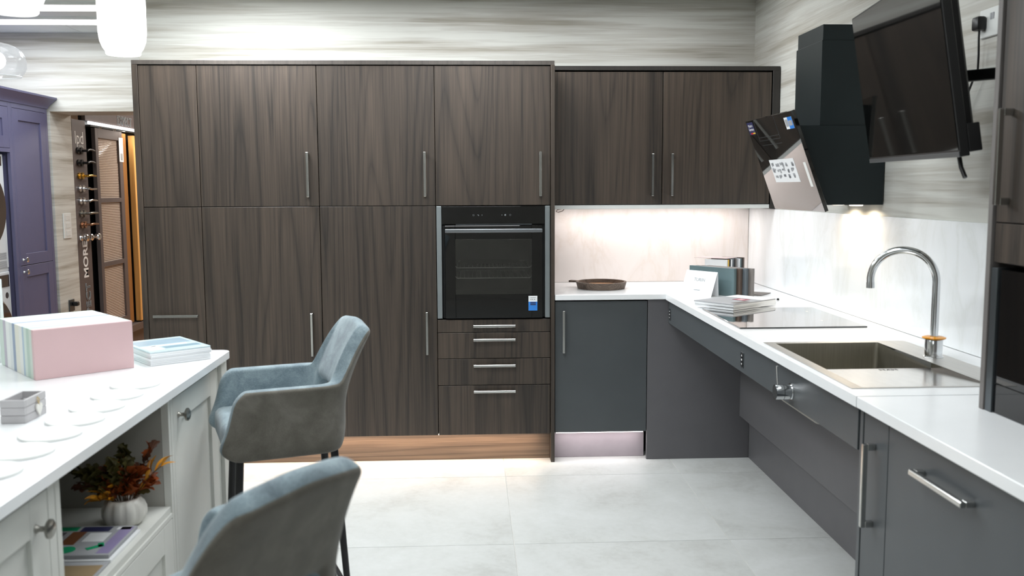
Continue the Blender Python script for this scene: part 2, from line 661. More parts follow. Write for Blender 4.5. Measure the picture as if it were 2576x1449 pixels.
def tag(o, label=None, cat=None, group=None, kind=None):
    if label:
        o['label'] = label
    if cat:
        o['category'] = cat
    if group:
        o['group'] = group
    if kind:
        o['kind'] = kind
    return o


def thing(name, loc, label, cat, group=None, rotz=0):
    o = bpy.data.objects.new(name, None)
    o.empty_display_size = .05
    COL.objects.link(o)
    o.location = loc
    o.rotation_euler = (0, 0, rotz)
    return tag(o, label, cat, group)


def dup(o, parent=None):
    c = o.copy()
    COL.objects.link(c)
    c.parent = parent
    for ch in list(o.children):
        dup(ch, c)
    return c


def text_obj(name, body, size, mat, origin, xdir, ydir, parent=None, depth=.0006, bold=False, outline=False, align='CENTER', sx=1.0):
    """lettering as a mesh lying in the plane spanned by xdir, ydir"""
    cu = bpy.data.curves.new('lettering', 'FONT')
    cu.body = body
    cu.size = size
    cu.align_x = align
    cu.align_y = 'CENTER'
    if outline:
        cu.fill_mode = 'NONE'
        cu.bevel_depth = size * .022
        cu.bevel_resolution = 0
    else:
        cu.extrude = depth
        if bold:
            cu.offset = size * .022
    cu.resolution_u = 3
    tmp = bpy.data.objects.new('lettering', cu)
    COL.objects.link(tmp)
    dg = bpy.context.evaluated_depsgraph_get()
    me = bpy.data.meshes.new_from_object(tmp.evaluated_get(dg))
    bpy.data.objects.remove(tmp)
    bpy.data.curves.remove(cu)
    xd, yd = Vector(xdir).normalized(), Vector(ydir).normalized()
    zd = xd.cross(yd)
    off = root_offset(parent) if parent is not None else Vector((0, 0, 0))
    m = Matrix.Identity(4)
    for i in range(3):
        m[i][0], m[i][1], m[i][2], m[i][3] = xd[i] * sx, yd[i], zd[i], origin[i] - off[i]
    me.transform(m)
    me.materials.clear()
    me.materials.append(M[mat])
    me.name = name
    o = bpy.data.objects.new(name, me)
    COL.objects.link(o)
    o.parent = parent
    return o


def struct(mb, name, mats, label=None, parent=None, **k):
    return mb.build(name, mats, parent, label, None, None, 'structure' if parent is None else None, **k)
# ================================================================== THE SETTING
XW, XS = 1.68, 1.665            # right wall, face of the right splashback
YB = .65                        # face of the partition wall behind the tall units
ZT = .897                       # worktop height of the kitchen
XF = 1.031                      # front edge of the right worktop

mb = MB(); mb.box(-3.7, 1.9, -7.4, 2.3, -.12, -.0032)
floor = struct(mb, 'floor', 'grout', 'pale grey concrete look floor of large square tiles')
# floor tiles with recessed joints
tile_me = {}
xs = [.172 - .894 * 4 + .894 * k for k in range(7)]
ys = [-.254 + .905 * 3 - .905 * k for k in range(11)]
for i in range(6):
    for j in range(10):
        x0, x1 = xs[i], xs[i + 1]
        y1, y0 = ys[j], ys[j + 1]
        x0c, x1c, y0c, y1c = max(x0, -3.68), min(x1, 1.68), max(y0, -7.38), min(y1, 2.28)
        if x1c - x0c < .05 or y1c - y0c < .05:
            continue
        mb = MB(); mb.box(x0c + .0016, x1c - .0016, y0c + .0016, y1c - .0016, -.003, 0, .0008)
        mb.build('tile', 'tile', floor)
mb = MB(); mb.box(-4.6, 1.9, 2.3, 6.6, -.12, -.012)
fl2 = struct(mb, 'floor', 'laminate', 'wood laminate floor of the showroom beyond the opening')
for k in range(14):
    mb = MB(); mb.box(-4.6 + .2 * k + .001, -4.6 + .2 * k + .199, 2.302, 6.58, -.012, 0, .0008)
    mb.build('plank', 'laminate', fl2)

# the suspended ceiling
mb = MB(); mb.box(-3.7, 1.9, -7.4, 2.3, 2.575, 2.7)
ceil = struct(mb, 'ceiling', 'ceiling', 'white suspended ceiling of smooth tiles')
px_, py_ = -2.69, 1.485
for i in range(-2, 8):
    for j in range(-16, 2):
        x0, x1 = px_ + .6 * i, px_ + .6 * (i + 1)
        y0, y1 = py_ + .6 * j - .6 + .0, py_ + .6 * j
        x0c, x1c, y0c, y1c = max(x0, -3.68), min(x1, 1.68), max(y0, -7.38), min(y1 + (.0), 2.28)
        if x1c - x0c < .05 or y1c - y0c < .05:
            continue
        mb = MB(); mb.box(x0c + .002, x1c - .002, y0c + .002, y1c - .002, CEIL_Z, CEIL_Z + .02, .001)
        mb.build('ceiling_tile', 'ceiling', ceil)
mb = MB(); mb.box(-4.6, 1.9, 2.3, 6.6, 2.9, 3.0)
struct(mb, 'ceiling', 'ceiling', 'ceiling of the showroom beyond the opening')
for n_, (x, y, sx, sy, wt) in enumerate(PANELS):
    seen = n_ < 2
    nm = 'slim lit white ceiling panel next to the doorway wall' if n_ == 0 else \
        'slim lit white ceiling panel nearer the pendant lamps' if n_ == 1 else ['square ceiling panel above the far end of the island', 'square ceiling panel in front of the oven', 'square ceiling panel above the island lamps', 'unseen square ceiling panel added over the middle of the floor', 'unseen square ceiling panel added over the floor beside the sink run', 'unseen square ceiling panel added above the near end of the floor', 'unseen square ceiling panel added over the left side of the room', 'unseen square ceiling panel added above the right worktop, behind the camera', 'unseen square ceiling panel added farthest behind the camera', 'unseen square ceiling panel added above the wall cabinet'][n_ - 2]
    t = thing('ceiling_light', (x, y, CEIL_Z - .016), nm, 'ceiling light', 'ceiling light panels' if n_ > 1 else None)
    mb = MB(); mb.plate(x - sx / 2 - .02, x + sx / 2 + .02, y - sy / 2 - .02, y + sy / 2 + .02, CEIL_Z - .016, CEIL_Z - .002,
                        x - sx / 2, x + sx / 2, y - sy / 2, y + sy / 2)
    mb.build('frame', 'white_plastic', t)
    mb = MB(); mb.box(x - sx / 2, x + sx / 2, y - sy / 2, y + sy / 2, CEIL_Z - .010, CEIL_Z - .004)
    mb.build('diffuser', 'led', t)

# walls
mb = MB(); mb.box(-1.87, XW, YB, YB + .15, 0, CEIL_Z - .001)
wall_back = struct(mb, 'wall_back', 'wallpaper', 'partition wall behind the tall units in pale striated wallpaper')
mb = MB(); mb.box(XW, XW + .15, -7.4, YB + .15, 0, 2.575)
wall_right = struct(mb, 'wall_right', 'wallpaper', 'right wall in beige striated wallpaper')
mb = MB()
mb.box(-3.7, -2.95, 1.95, 2.3, 0, CEIL_Z - .001)
mb.box(-2.95, -1.25, 1.95, 2.3, 2.008, CEIL_Z - .001)
mb.box(-1.25, 1.9, 1.95, 2.3, 0, CEIL_Z - .001)
struct(mb, 'wall_far', 'wallpaper', 'far wall in pale striated wallpaper with a doorway through it')
mb = MB(); mb.box(-3.85, -3.7, -7.4, 2.3, 0, 2.575)
struct(mb, 'wall_left', 'wallpaper', 'left wall behind the blue units')
mb = MB(); mb.box(-3.85, 1.9, -7.55, -7.4, 0, 2.575)
struct(mb, 'wall_rear', 'wall_plain', 'plain pale wall at the back of the room')
mb = MB(); mb.box(-4.75, -4.6, 2.3, 6.6, 0, 2.9)
struct(mb, 'wall_left', 'wall_plain', 'showroom wall behind the door display')
mb = MB(); mb.box(-4.75, 1.9, 6.6, 6.75, 0, 2.9)
struct(mb, 'wall_far', 'wall_plain', 'end wall of the showroom beyond the opening')
mb = MB(); mb.box(1.9, 2.05, .8, 6.75, 0, 2.9)
struct(mb, 'wall_right', 'wall_plain', 'side wall of the showroom beyond the opening')
mb = MB(); mb.box(-4.6, 1.9, 2.28, 2.3, CEIL_Z, 2.9)
struct(mb, 'wall_far', 'wall_plain', 'upper wall above the doorway on the showroom side')

# ================================================================== HANDLES
def bar_handle(door, c, axis, length, out, t=.013, stand=.03, mat='handle'):
    """square bar on two posts; c is the centre on the door face, out the outward direction"""
    c, out = Vector(c), Vector(out)
    ax = Vector({'x': (1, 0, 0), 'y': (0, 1, 0), 'z': (0, 0, 1)}[axis])
    sd = ax.cross(out)
    mb = MB()
    mb.obox(c + out * (stand - t / 2), ax, sd, out, length / 2, t / 2, t / 2, .0015)
    for s in (-1, 1):
        mb.obox(c + ax * s * (length / 2 - .0085) + out * (stand - t) / 2, ax, sd, out, .0083, t / 2 - .0004, (stand - t) / 2, .0008)
    return mb.build('handle', mat, door)


def door_panel(unit, x0, x1, z0, z1, y, mat='walnut', name='door', t=.019, g=.0016):
    mb = MB(); mb.box(x0 + g, x1 - g, y, y + t, z0 + g, z1 - g, .0011)
    return mb.build(name, mat, unit)


# ================================================================== TALL BANK
TX = [-1.660, -1.3695, -.7698, -.1730, .4228]
ZTOP, ZMID, ZBOT = 2.0815, 1.3665, .1495
tall_labels = ['narrow walnut larder unit at the left end, with a horizontal handle',
               'wide tall walnut cupboard right beside the narrow larder unit',
               'tall walnut cupboard left of the oven unit, partly behind the far chair',
               'tall walnut oven housing with four drawers below the black oven']
OUTY = (0, -1, 0)
units = []
for k in range(4):
    x0, x1 = TX[k], TX[k + 1]
    u = thing('tall_cabinet', ((x0 + x1) / 2, .3, ZBOT), tall_labels[k], 'cabinet', 'tall walnut cabinets')
    units.append(u)
    mb = MB()
    if k < 3:
        mb.box(x0 + .001, x1 - .001, .021, .6, ZBOT + .002, ZTOP)
    else:
        mb.box(x0 + .001, x1 - .001, .021, .6, ZMID - .004, ZTOP)
        mb.box(x0 + .001, x1 - .001, .021, .6, ZBOT + .002, .770)
        mb.box(x0 + .001, x0 + .0165, .021, .6, .770, ZMID - .004)
        mb.box(x1 - .0165, x1 - .001, .021, .6, .770, ZMID - .004)
        mb.box(x0 + .017, x1 - .017, .585, .6, .770, ZMID - .004)
    mb.build('carcass', 'carcass', u)
    d = door_panel(u, x0, x1, ZMID, ZTOP - .003, 0)
    if k > 0:
        bar_handle(d, (x1 - .0535, 0, 1.528), 'z', .228, OUTY)
    if k < 3:
        d = door_panel(u, x0, x1, ZBOT, ZMID, 0)
        if k == 0:
            bar_handle(d, (-1.516, 0, .806), 'x', .228, OUTY)
        else:
            bar_handle(d, (x1 - .0525, 0, .701), 'z', .226, OUTY)
DRAW = [(.7005, .770, .7365), (.5615, .7005, .6635), (.4185, .5615, .5255), (ZBOT, .4185, .387)]
for (z0, z1, hz) in DRAW:
    d = door_panel(units[3], TX[3], TX[4], z0, z1, 0, name='drawer')
    bar_handle(d, (.1265, 0, hz), 'x', .222, OUTY)

mb = MB(); mb.box(-1.688, -1.6605, -.004, .645, 0, ZTOP, .001)
mb.build('end_panel', 'walnut', None, 'tall walnut end panel at the far left of the bank, next to the doorway', 'panel')
mb = MB(); mb.box(.4235, .4435, -.022, .645, 0, ZTOP, .001)
mb.build('end_panel', 'walnut', None, 'slim floor standing walnut end panel between oven unit and white worktop', 'panel')
mb = MB(); mb.box(-1.688, .4435, -.004, .645, ZTOP + .0005, 2.1035, .001)
mb.build('top_panel', 'walnut_edge', None, 'long walnut top board capping the tall bank', 'panel')
mb = MB(); mb.box(-1.660, .4230, .058, .076, .001, .1445)
mb.build('plinth', 'walnut_h', None, 'long walnut plinth under the tall bank, lit by a warm strip', 'plinth')
t = thing('strip_light', (-.62, .012, .142), 'warm light strip hidden under the tall bank', 'light')
mb = MB(); mb.box(-1.64, .41, .024, .036, .1455, .1505); mb.build('diffuser', 'led_warm', t)

# ================================================================== OVEN
ov = thing('oven', (.1255, .0, .775), 'black glass built-in oven in the walnut tall bank', 'oven')
mb = MB()
mb.box(-.155, .405, .03, .034, .776, 1.358)                      # backing frame with an opening for the cavity
mb.bm.free(); mb = MB()
mb.box(-.155, -.09, .024, .05, .778, 1.36)
mb.box(.34, .405, .024, .05, .778, 1.36)
mb.box(-.09, .34, .024, .05, .778, .875)
mb.box(-.09, .34, .024, .05, 1.212, 1.36)
mb.build('chassis', 'black', ov)
mb = MB()
mb.box(-.095, .345, .50, .51, .87, 1.215)
mb.box(-.1, -.09, .05, .51, .87, 1.215)
mb.box(.34, .35, .05, .51, .87, 1.215)
mb.box(-.1, .35, .05, .51, .862, .872)
mb.box(-.1, .35, .05, .51, 1.212, 1.222)
mb.build('cavity', plain('oven_enamel', (96, 98, 98), .3), ov)
mb = MB(); mb.box(-.1705, -.1445, -.001, .02, .777, 1.3635, .0015); mb.build('side_trim', 'trim_steel', ov)
mb = MB(); mb.box(.3945, .4205, -.001, .02, .777, 1.3635, .0015); mb.build('side_trim', 'trim_steel', ov)
mb = MB(); mb.box(-.1425, .3925, .0, .022, 1.270, 1.3625, .001)
cp = mb.build('control_panel', 'black_glass', ov)
mb = MB(); mb.box(-.07, .325, -.0012, .004, 1.2665, 1.2705); mb.build('trim_strip', 'steel_dark', cp)
mb = MB()
for (cx, kind) in ((.022, 'o'), (.047, 'n'), (.066, 'i'), (.170, 'i'), (.187, 'b'), (.213, 'o')):
    z = 1.317
    if kind == 'o':
        for a in range(8):
            q = 2 * PI * a / 8
            mb.box(cx + .004 * math.cos(q) - .0007, cx + .004 * math.cos(q) + .0007, -.0006, .0002, z + .004 * math.sin(q) - .0007, z + .004 * math.sin(q) + .0007)
    elif kind == 'n':
        mb.box(cx - .005, cx + .001, -.0006, .0002, z + .001, z + .0025)
        mb.box(cx + .000, cx + .0015, -.0006, .0002, z - .004, z + .002)
        mb.box(cx + .0015, cx + .005, -.0006, .0002, z - .002, z - .0008)
    elif kind == 'i':
        mb.box(cx - .0007, cx + .0007, -.0006, .0002, z - .003, z + .003)
    else:
        for q in range(3):
            mb.box(cx - .004, cx + .004, -.0006, .0002, z - .0035 + q * .003, z - .002 + q * .003)
mb.build('touch_icons', 'text_grey', cp)
# door: frame round the window, glass, handle
mb = MB()
mb.box(-.128, -.074, -.002, .02, .779, 1.262, .001)
mb.box(.324, .380, -.002, .02, .779, 1.262, .001)
mb.box(-.074, .324, -.002, .02, .779, .901, .001)
mb.box(-.074, .324, -.002, .02, 1.190, 1.262, .001)
od = mb.build('door', 'black_glass', ov)
mb = MB(); mb.box(-.074, .324, .003, .007, .901, 1.190); mb.build('window_glass', 'oven_glass', od)
mb = MB()
mb.box(-.126, .377, -.046, -.034, 1.228, 1.246, .002)
for x in (-.10, .35):
    mb.box(x - .012, x + .012, -.035, -.002, 1.231, 1.243, .001)
mb.build('handle', brushed('brushed_handle_steel', (128, 132, 136), (.02, 1, 1), .42), od)
mb = MB()
for z in (.781,):
    mb.box(-.128, .38, -.003, .01, z - .004, z - .001)
mb.box(-.1355, -.1305, .004, .02, .779, 1.262)
mb.build('door_gasket', 'black', od)
def wire_rack(z, y0, y1):
    mb = MB()
    x0, x1 = -.078, .328
    for s, x in ((1, x0), (-1, x1)):
        mb.tube([(x - s * .004, y0 - .004, z + .028), (x - s * .003, y0 - .004, z + .018), (x + s * .006, y0, z + .006), (x + s * .012, y0, z)], .0022, 6)
    mb.tube([(x0 + .012, y0, z), (x1 - .012, y0, z)], .0030, 6)
    mb.tube([(x0 + .012, y1, z + .004), (x1 - .012, y1, z + .004)], .0022, 6)
    for s, x in ((1, x0), (-1, x1)):
        mb.tube([(x + s * .012, y0, z), (x + s * .012, y1, z + .004)], .0022, 6)
    for k in range(17):
        x = x0 + .028 + k * (x1 - x0 - .056) / 16
        mb.tube([(x, y0, z + .002), (x, y1, z + .005)], .0012, 5)
    return mb.build('rack', 'rack_wire', ov, smooth=40)
wire_rack(1.040, .034, .44)
wire_rack(.985, .034, .44)
mb = MB()
mb.lathe((.112, .215, 1.047), [(.0, 0), (.13, 0), (.165, .012), (.168, .012), (.133, -.002), (.0, -.002)], 28)
mb.build('baking_tray', 'chrome', ov, smooth=40)
st = MB(); st.box(.307, .3535, -.0032, -.0021, .815, .8925)
st = st.build('sticker', 'paper', ov)
mb = MB(); mb.box(.307, .3535, -.0037, -.0033, .815, .862)
mb.build('sticker_print', 'sticker_blue', st)
mb = MB()
mb.box(.3165, .3455, -.0042, -.0038, .853, .859); mb.box(.3165, .3455, -.0042, -.0038, .844, .850)
mb.build('sticker_bars', 'sticker_navy', st)
mb = MB()
for x in (.320, .329, .339):
    mb.box(x - .002, x + .002, -.0037, -.0033, .872, .876)
mb.box(.316, .345, -.0037, -.0033, .8825, .8840)
mb.build('sticker_icons', 'text_dark', st)

# ================================================================== WALL CABINETS
WY = .172
wc = thing('wall_cabinet', (1.05, .4, 1.343), 'double door dark walnut wall cabinet above the white splashback', 'cabinet')
mb = MB(); mb.box(.462, 1.632, WY + .024, .645, 1.366, 2.066); mb.build('carcass', 'carcass', wc)
mb = MB(); mb.box(.446, 1.675, WY - .002, .645, 2.0775, 2.100, .001); mb.build('top_panel', 'walnut_dark', wc)
mb = MB(); mb.box(1.6375, 1.675, WY - .002, .645, 1.337, 2.0775, .001); mb.build('side_panel', 'walnut_dark', wc)
mb = MB(); mb.box(.446, 1.634, WY + .002, .645, 1.341, 1.3625, .0015); mb.build('light_shelf', 'white_board', wc)
for (x0, x1, hx) in ((.450, 1.0425, .9875), (1.0425, 1.633, 1.0935)):
    d = door_panel(wc, x0, x1, 1.3635, 2.0705, WY, name='door', g=.002)
    bar_handle(d, (hx, WY, 1.5235), 'z', .226, OUTY)
mb = MB(); mb.box(.462, 1.62, WY + .03, WY + .05, 2.0708, 2.077); mb.build('gap_shade', 'gap', wc)  # near-black strip paints the shade in the gap above the doors
t = thing('strip_light', (1.03, .5, 1.333), 'white light strip under the wall cabinet', 'light')
mb = MB(); mb.box(.50, 1.56, .488, .512, 1.3365, 1.3408); mb.build('diffuser', 'led_strip', t)
pts = [(.545, .45, 1.341), (.53, .44, 1.325), (.505, .43, 1.318), (.492, .43, 1.322), (.50, .44, 1.332), (.53, .45, 1.338), (.56, .46, 1.341)]
mb = MB(); mb.tube(pts, .0022, 6)
mb.build('cable', plain('brown_cable', (110, 92, 84), .5), None, 'thin cable loop hanging under the wall cabinet', 'cable', smooth=60)

# ================================================================== BASE UNITS
bc = thing('base_cabinet', (.69, .3, .15), 'charcoal base cabinet with one slim vertical handle, right of the walnut bank', 'cabinet')
mb = MB(); mb.box(.447, .936, .021, .58, .152, .864); mb.build('carcass', 'carcass', bc)
d = door_panel(bc, .4455, .9385, .1535, .862, 0, 'grey')
bar_handle(d, (.492, 0, .701), 'z', .226, OUTY)
mb = MB(); mb.box(.4445, .937, .066, .082, .001, .148)
mb.build('plinth', plain('pale_grey_plinth', (150, 142, 148), .35), None, 'pale grey plinth under the charcoal base cabinet, lit by a strip', 'plinth')
t = thing('strip_light', (.69, .012, .142), 'white light strip hidden under the charcoal base cabinet', 'light')
mb = MB(); mb.box(.455, .925, .024, .036, .1455, .1515); mb.build('diffuser', 'led_strip', t)
mb = MB(); mb.box(.9405, 1.497, .0, .019, 0, .866, .001)
mb.build('corner_panel', 'grey_dark', None, 'plain dark grey corner panel down to the floor beside the knee space', 'panel')

# right hand run: backing panels, apron
mb = MB(); mb.box(1.497, 1.515, -2.43, -.001, 0, .30, .001)
mb.build('backing_panel', 'grey_dark', None, 'low dark grey panel along the floor under the sink run', 'panel')
mb = MB(); mb.box(1.443, 1.462, -2.43, -.001, .232, .66, .001)
mb.build('backing_panel', 'grey_dark', None, 'upper grey backing panel projecting over the low floor panel', 'panel')
ap = MB(); ap.box(1.05, 1.068, -2.417, -.001, .742, .866, .001)
ap = ap.build('apron', 'grey', None, 'long grey front rail under the sink and hob worktop', 'panel')
for cy in (-.045, -1.345):
    cpn = thing('rocker_switch', (1.05, cy, .79), '', 'switch')
    cpn['label'] = 'up and down rocker switch on the grey rail near the corner' if cy > -1 else 'up and down rocker switch on the grey rail below the hob'
    mb = MB(); mb.box(1.0475, 1.0502, cy - .019, cy + .019, .762, .822, .0008); mb.build('plate', 'steel_dark', cpn)
    mb = MB(); mb.box(1.0462, 1.0476, cy - .0145, cy + .0145, .767, .817, .0006); r_ = mb.build('rocker', 'black_plastic', cpn)
    mb = MB()
    mb.prism([(1.0458, cy - .006, .806), (1.0458, cy + .006, .806), (1.0458, cy, .814)], (.0006, 0, 0))
    mb.prism([(1.0458, cy - .006, .779), (1.0458, cy + .006, .779), (1.0458, cy, .771)], (.0006, 0, 0))
    mb.box(1.0458, 1.0464, cy - .005, cy + .005, .789, .796)
    mb.build('arrow_marks', 'text_white', r_)

# worktops
mb = MB(); mb.box(.4455, 1.664, -.021, .639, .8695, ZT, .0012)
mb.build('worktop', 'white', None, 'white worktop of the back run below the wall cabinet', 'worktop')
SINK = (1.056, 1.572, -2.352, -1.575)
mb = MB(); mb.plate(XF, 1.664, -2.4425, -.0225, .867, ZT, SINK[0] + .012, SINK[1] - .012, SINK[2] + .012, SINK[3] - .012)
mb.build('worktop', 'white', None, 'long white worktop holding the sink and the black hob', 'worktop')
mb = MB(); mb.box(XF, 1.664, -4.3, -2.4475, .867, ZT, .0012)
mb.build('worktop', 'white', None, 'nearest white worktop at the right, under the tall microwave unit', 'worktop')
# splashbacks
mb = MB(); mb.box(.4455, 1.664, .640, .6495, ZT + .0005, 1.3405, .0008)
mb.build('splashback', 'marble', None, 'pinkish white veined splashback under the wall cabinet', 'splashback')
mb = MB(); mb.box(XS, 1.6795, -2.60, .639, ZT + .0005, 1.3355, .0008)
mb.build('splashback', 'marble_cool', None, 'glossy white splashback along the right wall behind sink and hob', 'splashback')

# nearest base unit
OUTX = (-1, 0, 0)
def door_x(unit, y0, y1, z0, z1, x, mat, name='door', t=.019, g=.0016):
    mb = MB(); mb.box(x, x + t, y0 + g, y1 - g, z0 + g, z1 - g, .0011)
    return mb.build(name, mat, unit)
sp_ = MB(); sp_.box(1.049, 1.64, -2.452, -2.433, 0, .865, .001)
sp_.build('end_panel', 'grey', None, 'grey end panel of the nearest base unit, beside the knee space', 'panel')
u = thing('base_cabinet', (1.35, -2.53, .15), 'narrow grey pull-out base cabinet with a vertical handle, near bottom right', 'cabinet')
mb = MB(); mb.box(1.072, 1.63, -2.60, -2.453, .15, .863); mb.build('carcass', 'carcass', u)
d = door_x(u, -2.600, -2.4535, .15, .8615, 1.051, 'grey')
bar_handle(d, (1.051, -2.524, .677), 'z', .224, OUTX, stand=.034)
u = thing('dishwasher', (1.35, -2.9, .15), 'grey fronted integrated appliance with a horizontal handle, bottom right corner', 'dishwasher')
mb = MB(); mb.box(1.072, 1.63, -3.198, -2.603, .15, .863); mb.build('carcass', 'carcass', u)
d = door_x(u, -3.2, -2.600, .15, .8615, 1.051, 'grey')
bar_handle(d, (1.051, -2.892, .793), 'y', .232, OUTX, stand=.034)
u = thing('base_cabinet', (1.35, -3.6, .15), 'grey base cabinet beyond the bottom right corner', 'cabinet')
mb = MB(); mb.box(1.072, 1.63, -4.2, -3.203, .15, .863); mb.build('carcass', 'carcass', u)
d = door_x(u, -4.2, -3.2, .15, .8615, 1.051, 'grey')
mb = MB(); mb.box(1.10, 1.118, -4.2, -2.453, .001, .147)
mb.build('plinth', 'grey_dark', None, 'dark grey plinth under the nearest base units', 'plinth')

# tall unit standing on the nearest worktop
u = thing('dresser_unit', (1.48, -2.95, ZT), 'tall walnut unit with black microwave standing on the worktop at right', 'cabinet')
mb = MB(); mb.box(1.283, 1.674, -2.611, -2.592, ZT + .0005, 2.42, .001); mb.build('side_panel', plain('greyish_edge', (104, 100, 98), .45), u)
mb = MB()
mb.box(1.325, 1.674, -3.25, -2.6135, 1.262, 2.40)
mb.build('carcass', 'carcass', u)
mb = MB(); mb.box(1.345, 1.674, -3.25, -2.6135, ZT + .0005, 1.258); mb.build('niche_lining', 'black', u)
d = door_x(u, -3.205, -2.616, 1.3665, 2.40, 1.289, 'walnut')
bar_handle(d, (1.289, -2.665, 1.524), 'z', .228, OUTX, stand=.036)
door_x(u, -3.205, -2.616, 1.268, 1.3665, 1.289, 'walnut', name='flap')
mw_ = thing('microwave', (1.4, -2.93, ZT + .001), 'black glass microwave built into the tall unit at the right edge', 'microwave')
mb = MB(); mb.box(1.286, 1.34, -2.6405, -2.614, ZT + .001, 1.256, .001); mb.build('side_trim', 'steel_dark', mw_)
mb = MB(); mb.box(1.286, 1.34, -3.24, -3.2135, ZT + .001, 1.256, .001); mb.build('side_trim', 'steel_dark', mw_)
mb = MB(); mb.box(1.292, 1.34, -3.212, -2.642, .972, 1.253, .0008); mb.build('door', 'black_glass', mw_)
mb = MB(); mb.box(1.292, 1.34, -3.212, -2.642, ZT + .001, .9705, .0008); mb.build('lower_panel', 'black_glass', mw_)
# ================================================================== HOB, SINK, TAP
hb = thing('hob', (1.32, -.95, ZT), 'black glass hob set flat on the white worktop', 'hob')
mb = MB(); mb.box(1.066, 1.580, -1.248, -.648, ZT + .0004, ZT + .006, .0012); mb.build('glass_top', 'hob_glass', hb)
mb = MB()
for (x, y) in ((1.500, -.80), (1.46, -1.085)):
    mb.box(x - .003, x + .003, y - .012, y + .012, ZT + .0061, ZT + .0064)
mb.build('surface_marks', 'text_white', hb)

sk = thing('sink', (1.31, -1.96, ZT), 'brushed steel sink with a single bowl and a drainer in the white worktop', 'sink')
BX0, BX1, BY0, BY1 = 1.090, 1.462, -1.995, -1.606
mb = MB(); mb.plate(SINK[0], SINK[1], SINK[2], SINK[3], ZT + .0004, ZT + .0018, BX0, BX1, -2.342, BY1)
mb.build('rim', 'steel', sk)
mb = MB()
# drainer slopes up from the bowl to the near rim, with a step at its rear ledge
a, b = (BX0, BY0, ZT - .016), (BX1, BY0, ZT - .016)
c, d = (BX1, -2.342, ZT + .0005), (BX0, -2.342, ZT + .0005)
mb.quad(a, b, c, d)
mb.quad(b, (BX1, BY0, ZT + .001), (BX1, -2.342, ZT + .001), c)
mb.quad(a, d, (BX0, -2.342, ZT + .001), (BX0, BY0, ZT + .001))
dr = mb.build('drainer', brushed('polished_drainer_steel', (232, 229, 225), (1, .02, 1), .2), sk)
# small stamped letters on the lip of the drainer
text_obj('stamped_mark', 'HAH', .026, 'text_dark', (1.312, -2.022, ZT - .0138), (1, 0, 0), (0, 1, -.045), sk, depth=.0002, sx=1.1)
# bowl with rounded corners
mb = MB()
def rrect(x0, x1, y0, y1, r, z, n=5):
    out = []
    for (cx, cy, a0) in ((x1 - r, y1 - r, 0), (x0 + r, y1 - r, 90), (x0 + r, y0 + r, 180), (x1 - r, y0 + r, 270)):
        for k in range(n + 1):
            a = math.radians(a0 + 90 * k / n)
            out.append((cx + r * math.cos(a), cy + r * math.sin(a), z))
    return out
loops = [rrect(BX0, BX1, BY0, BY1, .012, ZT + .001), rrect(BX0 + .001, BX1 - .001, BY0 + .001, BY1 - .001, .014, ZT - .02),
         rrect(BX0 + .003, BX1 - .003, BY0 + .003, BY1 - .003, .018, ZT - .185), rrect(BX0 + .02, BX1 - .02, BY0 + .02, BY1 - .02, .02, ZT - .2)]
loops[0] = [(x, y, ZT - .0165 if y < BY0 + .0125 else z) for (x, y, z) in loops[0]]
loops[1] = [(x, y, z - .002) for (x, y, z) in loops[1]]
rings = [[mb.bm.verts.new(p) for p in L_] for L_ in loops]
for A_, B_ in zip(rings, rings[1:]):
    n_ = len(A_)
    for k in range(n_):
        # leave the lip open above the drainer
        mb.bm.faces.new((A_[k], A_[(k + 1) % n_], B_[(k + 1) % n_], B_[k]))
mb.bm.faces.new(rings[-1])
bowl_m = brushed('bowl_steel', (176, 172, 160), (1, 1, .02), .36)
bw = mb.build('bowl', bowl_m, sk, smooth=40)
mb = MB(); mb.lathe(((BX0 + BX1) / 2, (BY0 + BY1) / 2, ZT - .199), [(.0, .001), (.028, .001), (.044, .004), (.045, 0)], 24)
mb.build('waste', 'chrome', bw, smooth=40)
mb = MB()
for r_ in range(5):
    for c_ in range(4):
        mb.box(BX1 - .0034, BX1 - .0030, -1.80 + c_ * .014, -1.79 + c_ * .014, ZT - .075 - r_ * .012, ZT - .068 - r_ * .012)
mb.build('overflow_slots', 'black', bw)

tp = thing('tap', (1.513, -1.907, ZT + .0018), 'tall chrome swan neck tap with an orange disc on its base', 'tap')
tx, ty, tz = 1.513, -1.907, ZT + .0018
mb = MB(); mb.lathe((tx, ty, tz), [(.0, 0), (.031, 0), (.031, .004), (.0278, .006), (.0278, .058), (.026, .061), (.0, .061)], 32)
mb.build('base', 'chrome', tp, smooth=40)
mb = MB(); mb.lathe((tx, ty, tz + .0605), [(.0, 0), (.030, .0), (.0365, .003), (.037, .006), (.030, .0085), (.0, .0085)], 32)
mb.build('disc', 'orange', tp, smooth=40, label='translucent orange disc')
dxy = Vector((-.87, .49, 0)).normalized()
R_ = .1005
zc = 1.147
pts = [Vector((tx, ty, tz + .065 + k * (zc - tz - .065) / 6)) for k in range(6)]
for k in range(25):
    a = PI * 1.03 * k / 24
    pts.append(Vector((tx, ty, zc)) + dxy * (R_ - R_ * math.cos(a)) + Vector((0, 0, R_ * math.sin(a))))
mb = MB(); mb.tube(pts, .0125, 18)
spt = mb.build('spout', 'chrome', tp, smooth=50)
e = pts[-1]; e2 = e + (pts[-1] - pts[-2]).normalized() * .019
mb = MB(); mb.cyl(e, e2, .0138, 18); mb.build('nozzle', 'chrome', tp, smooth=40)

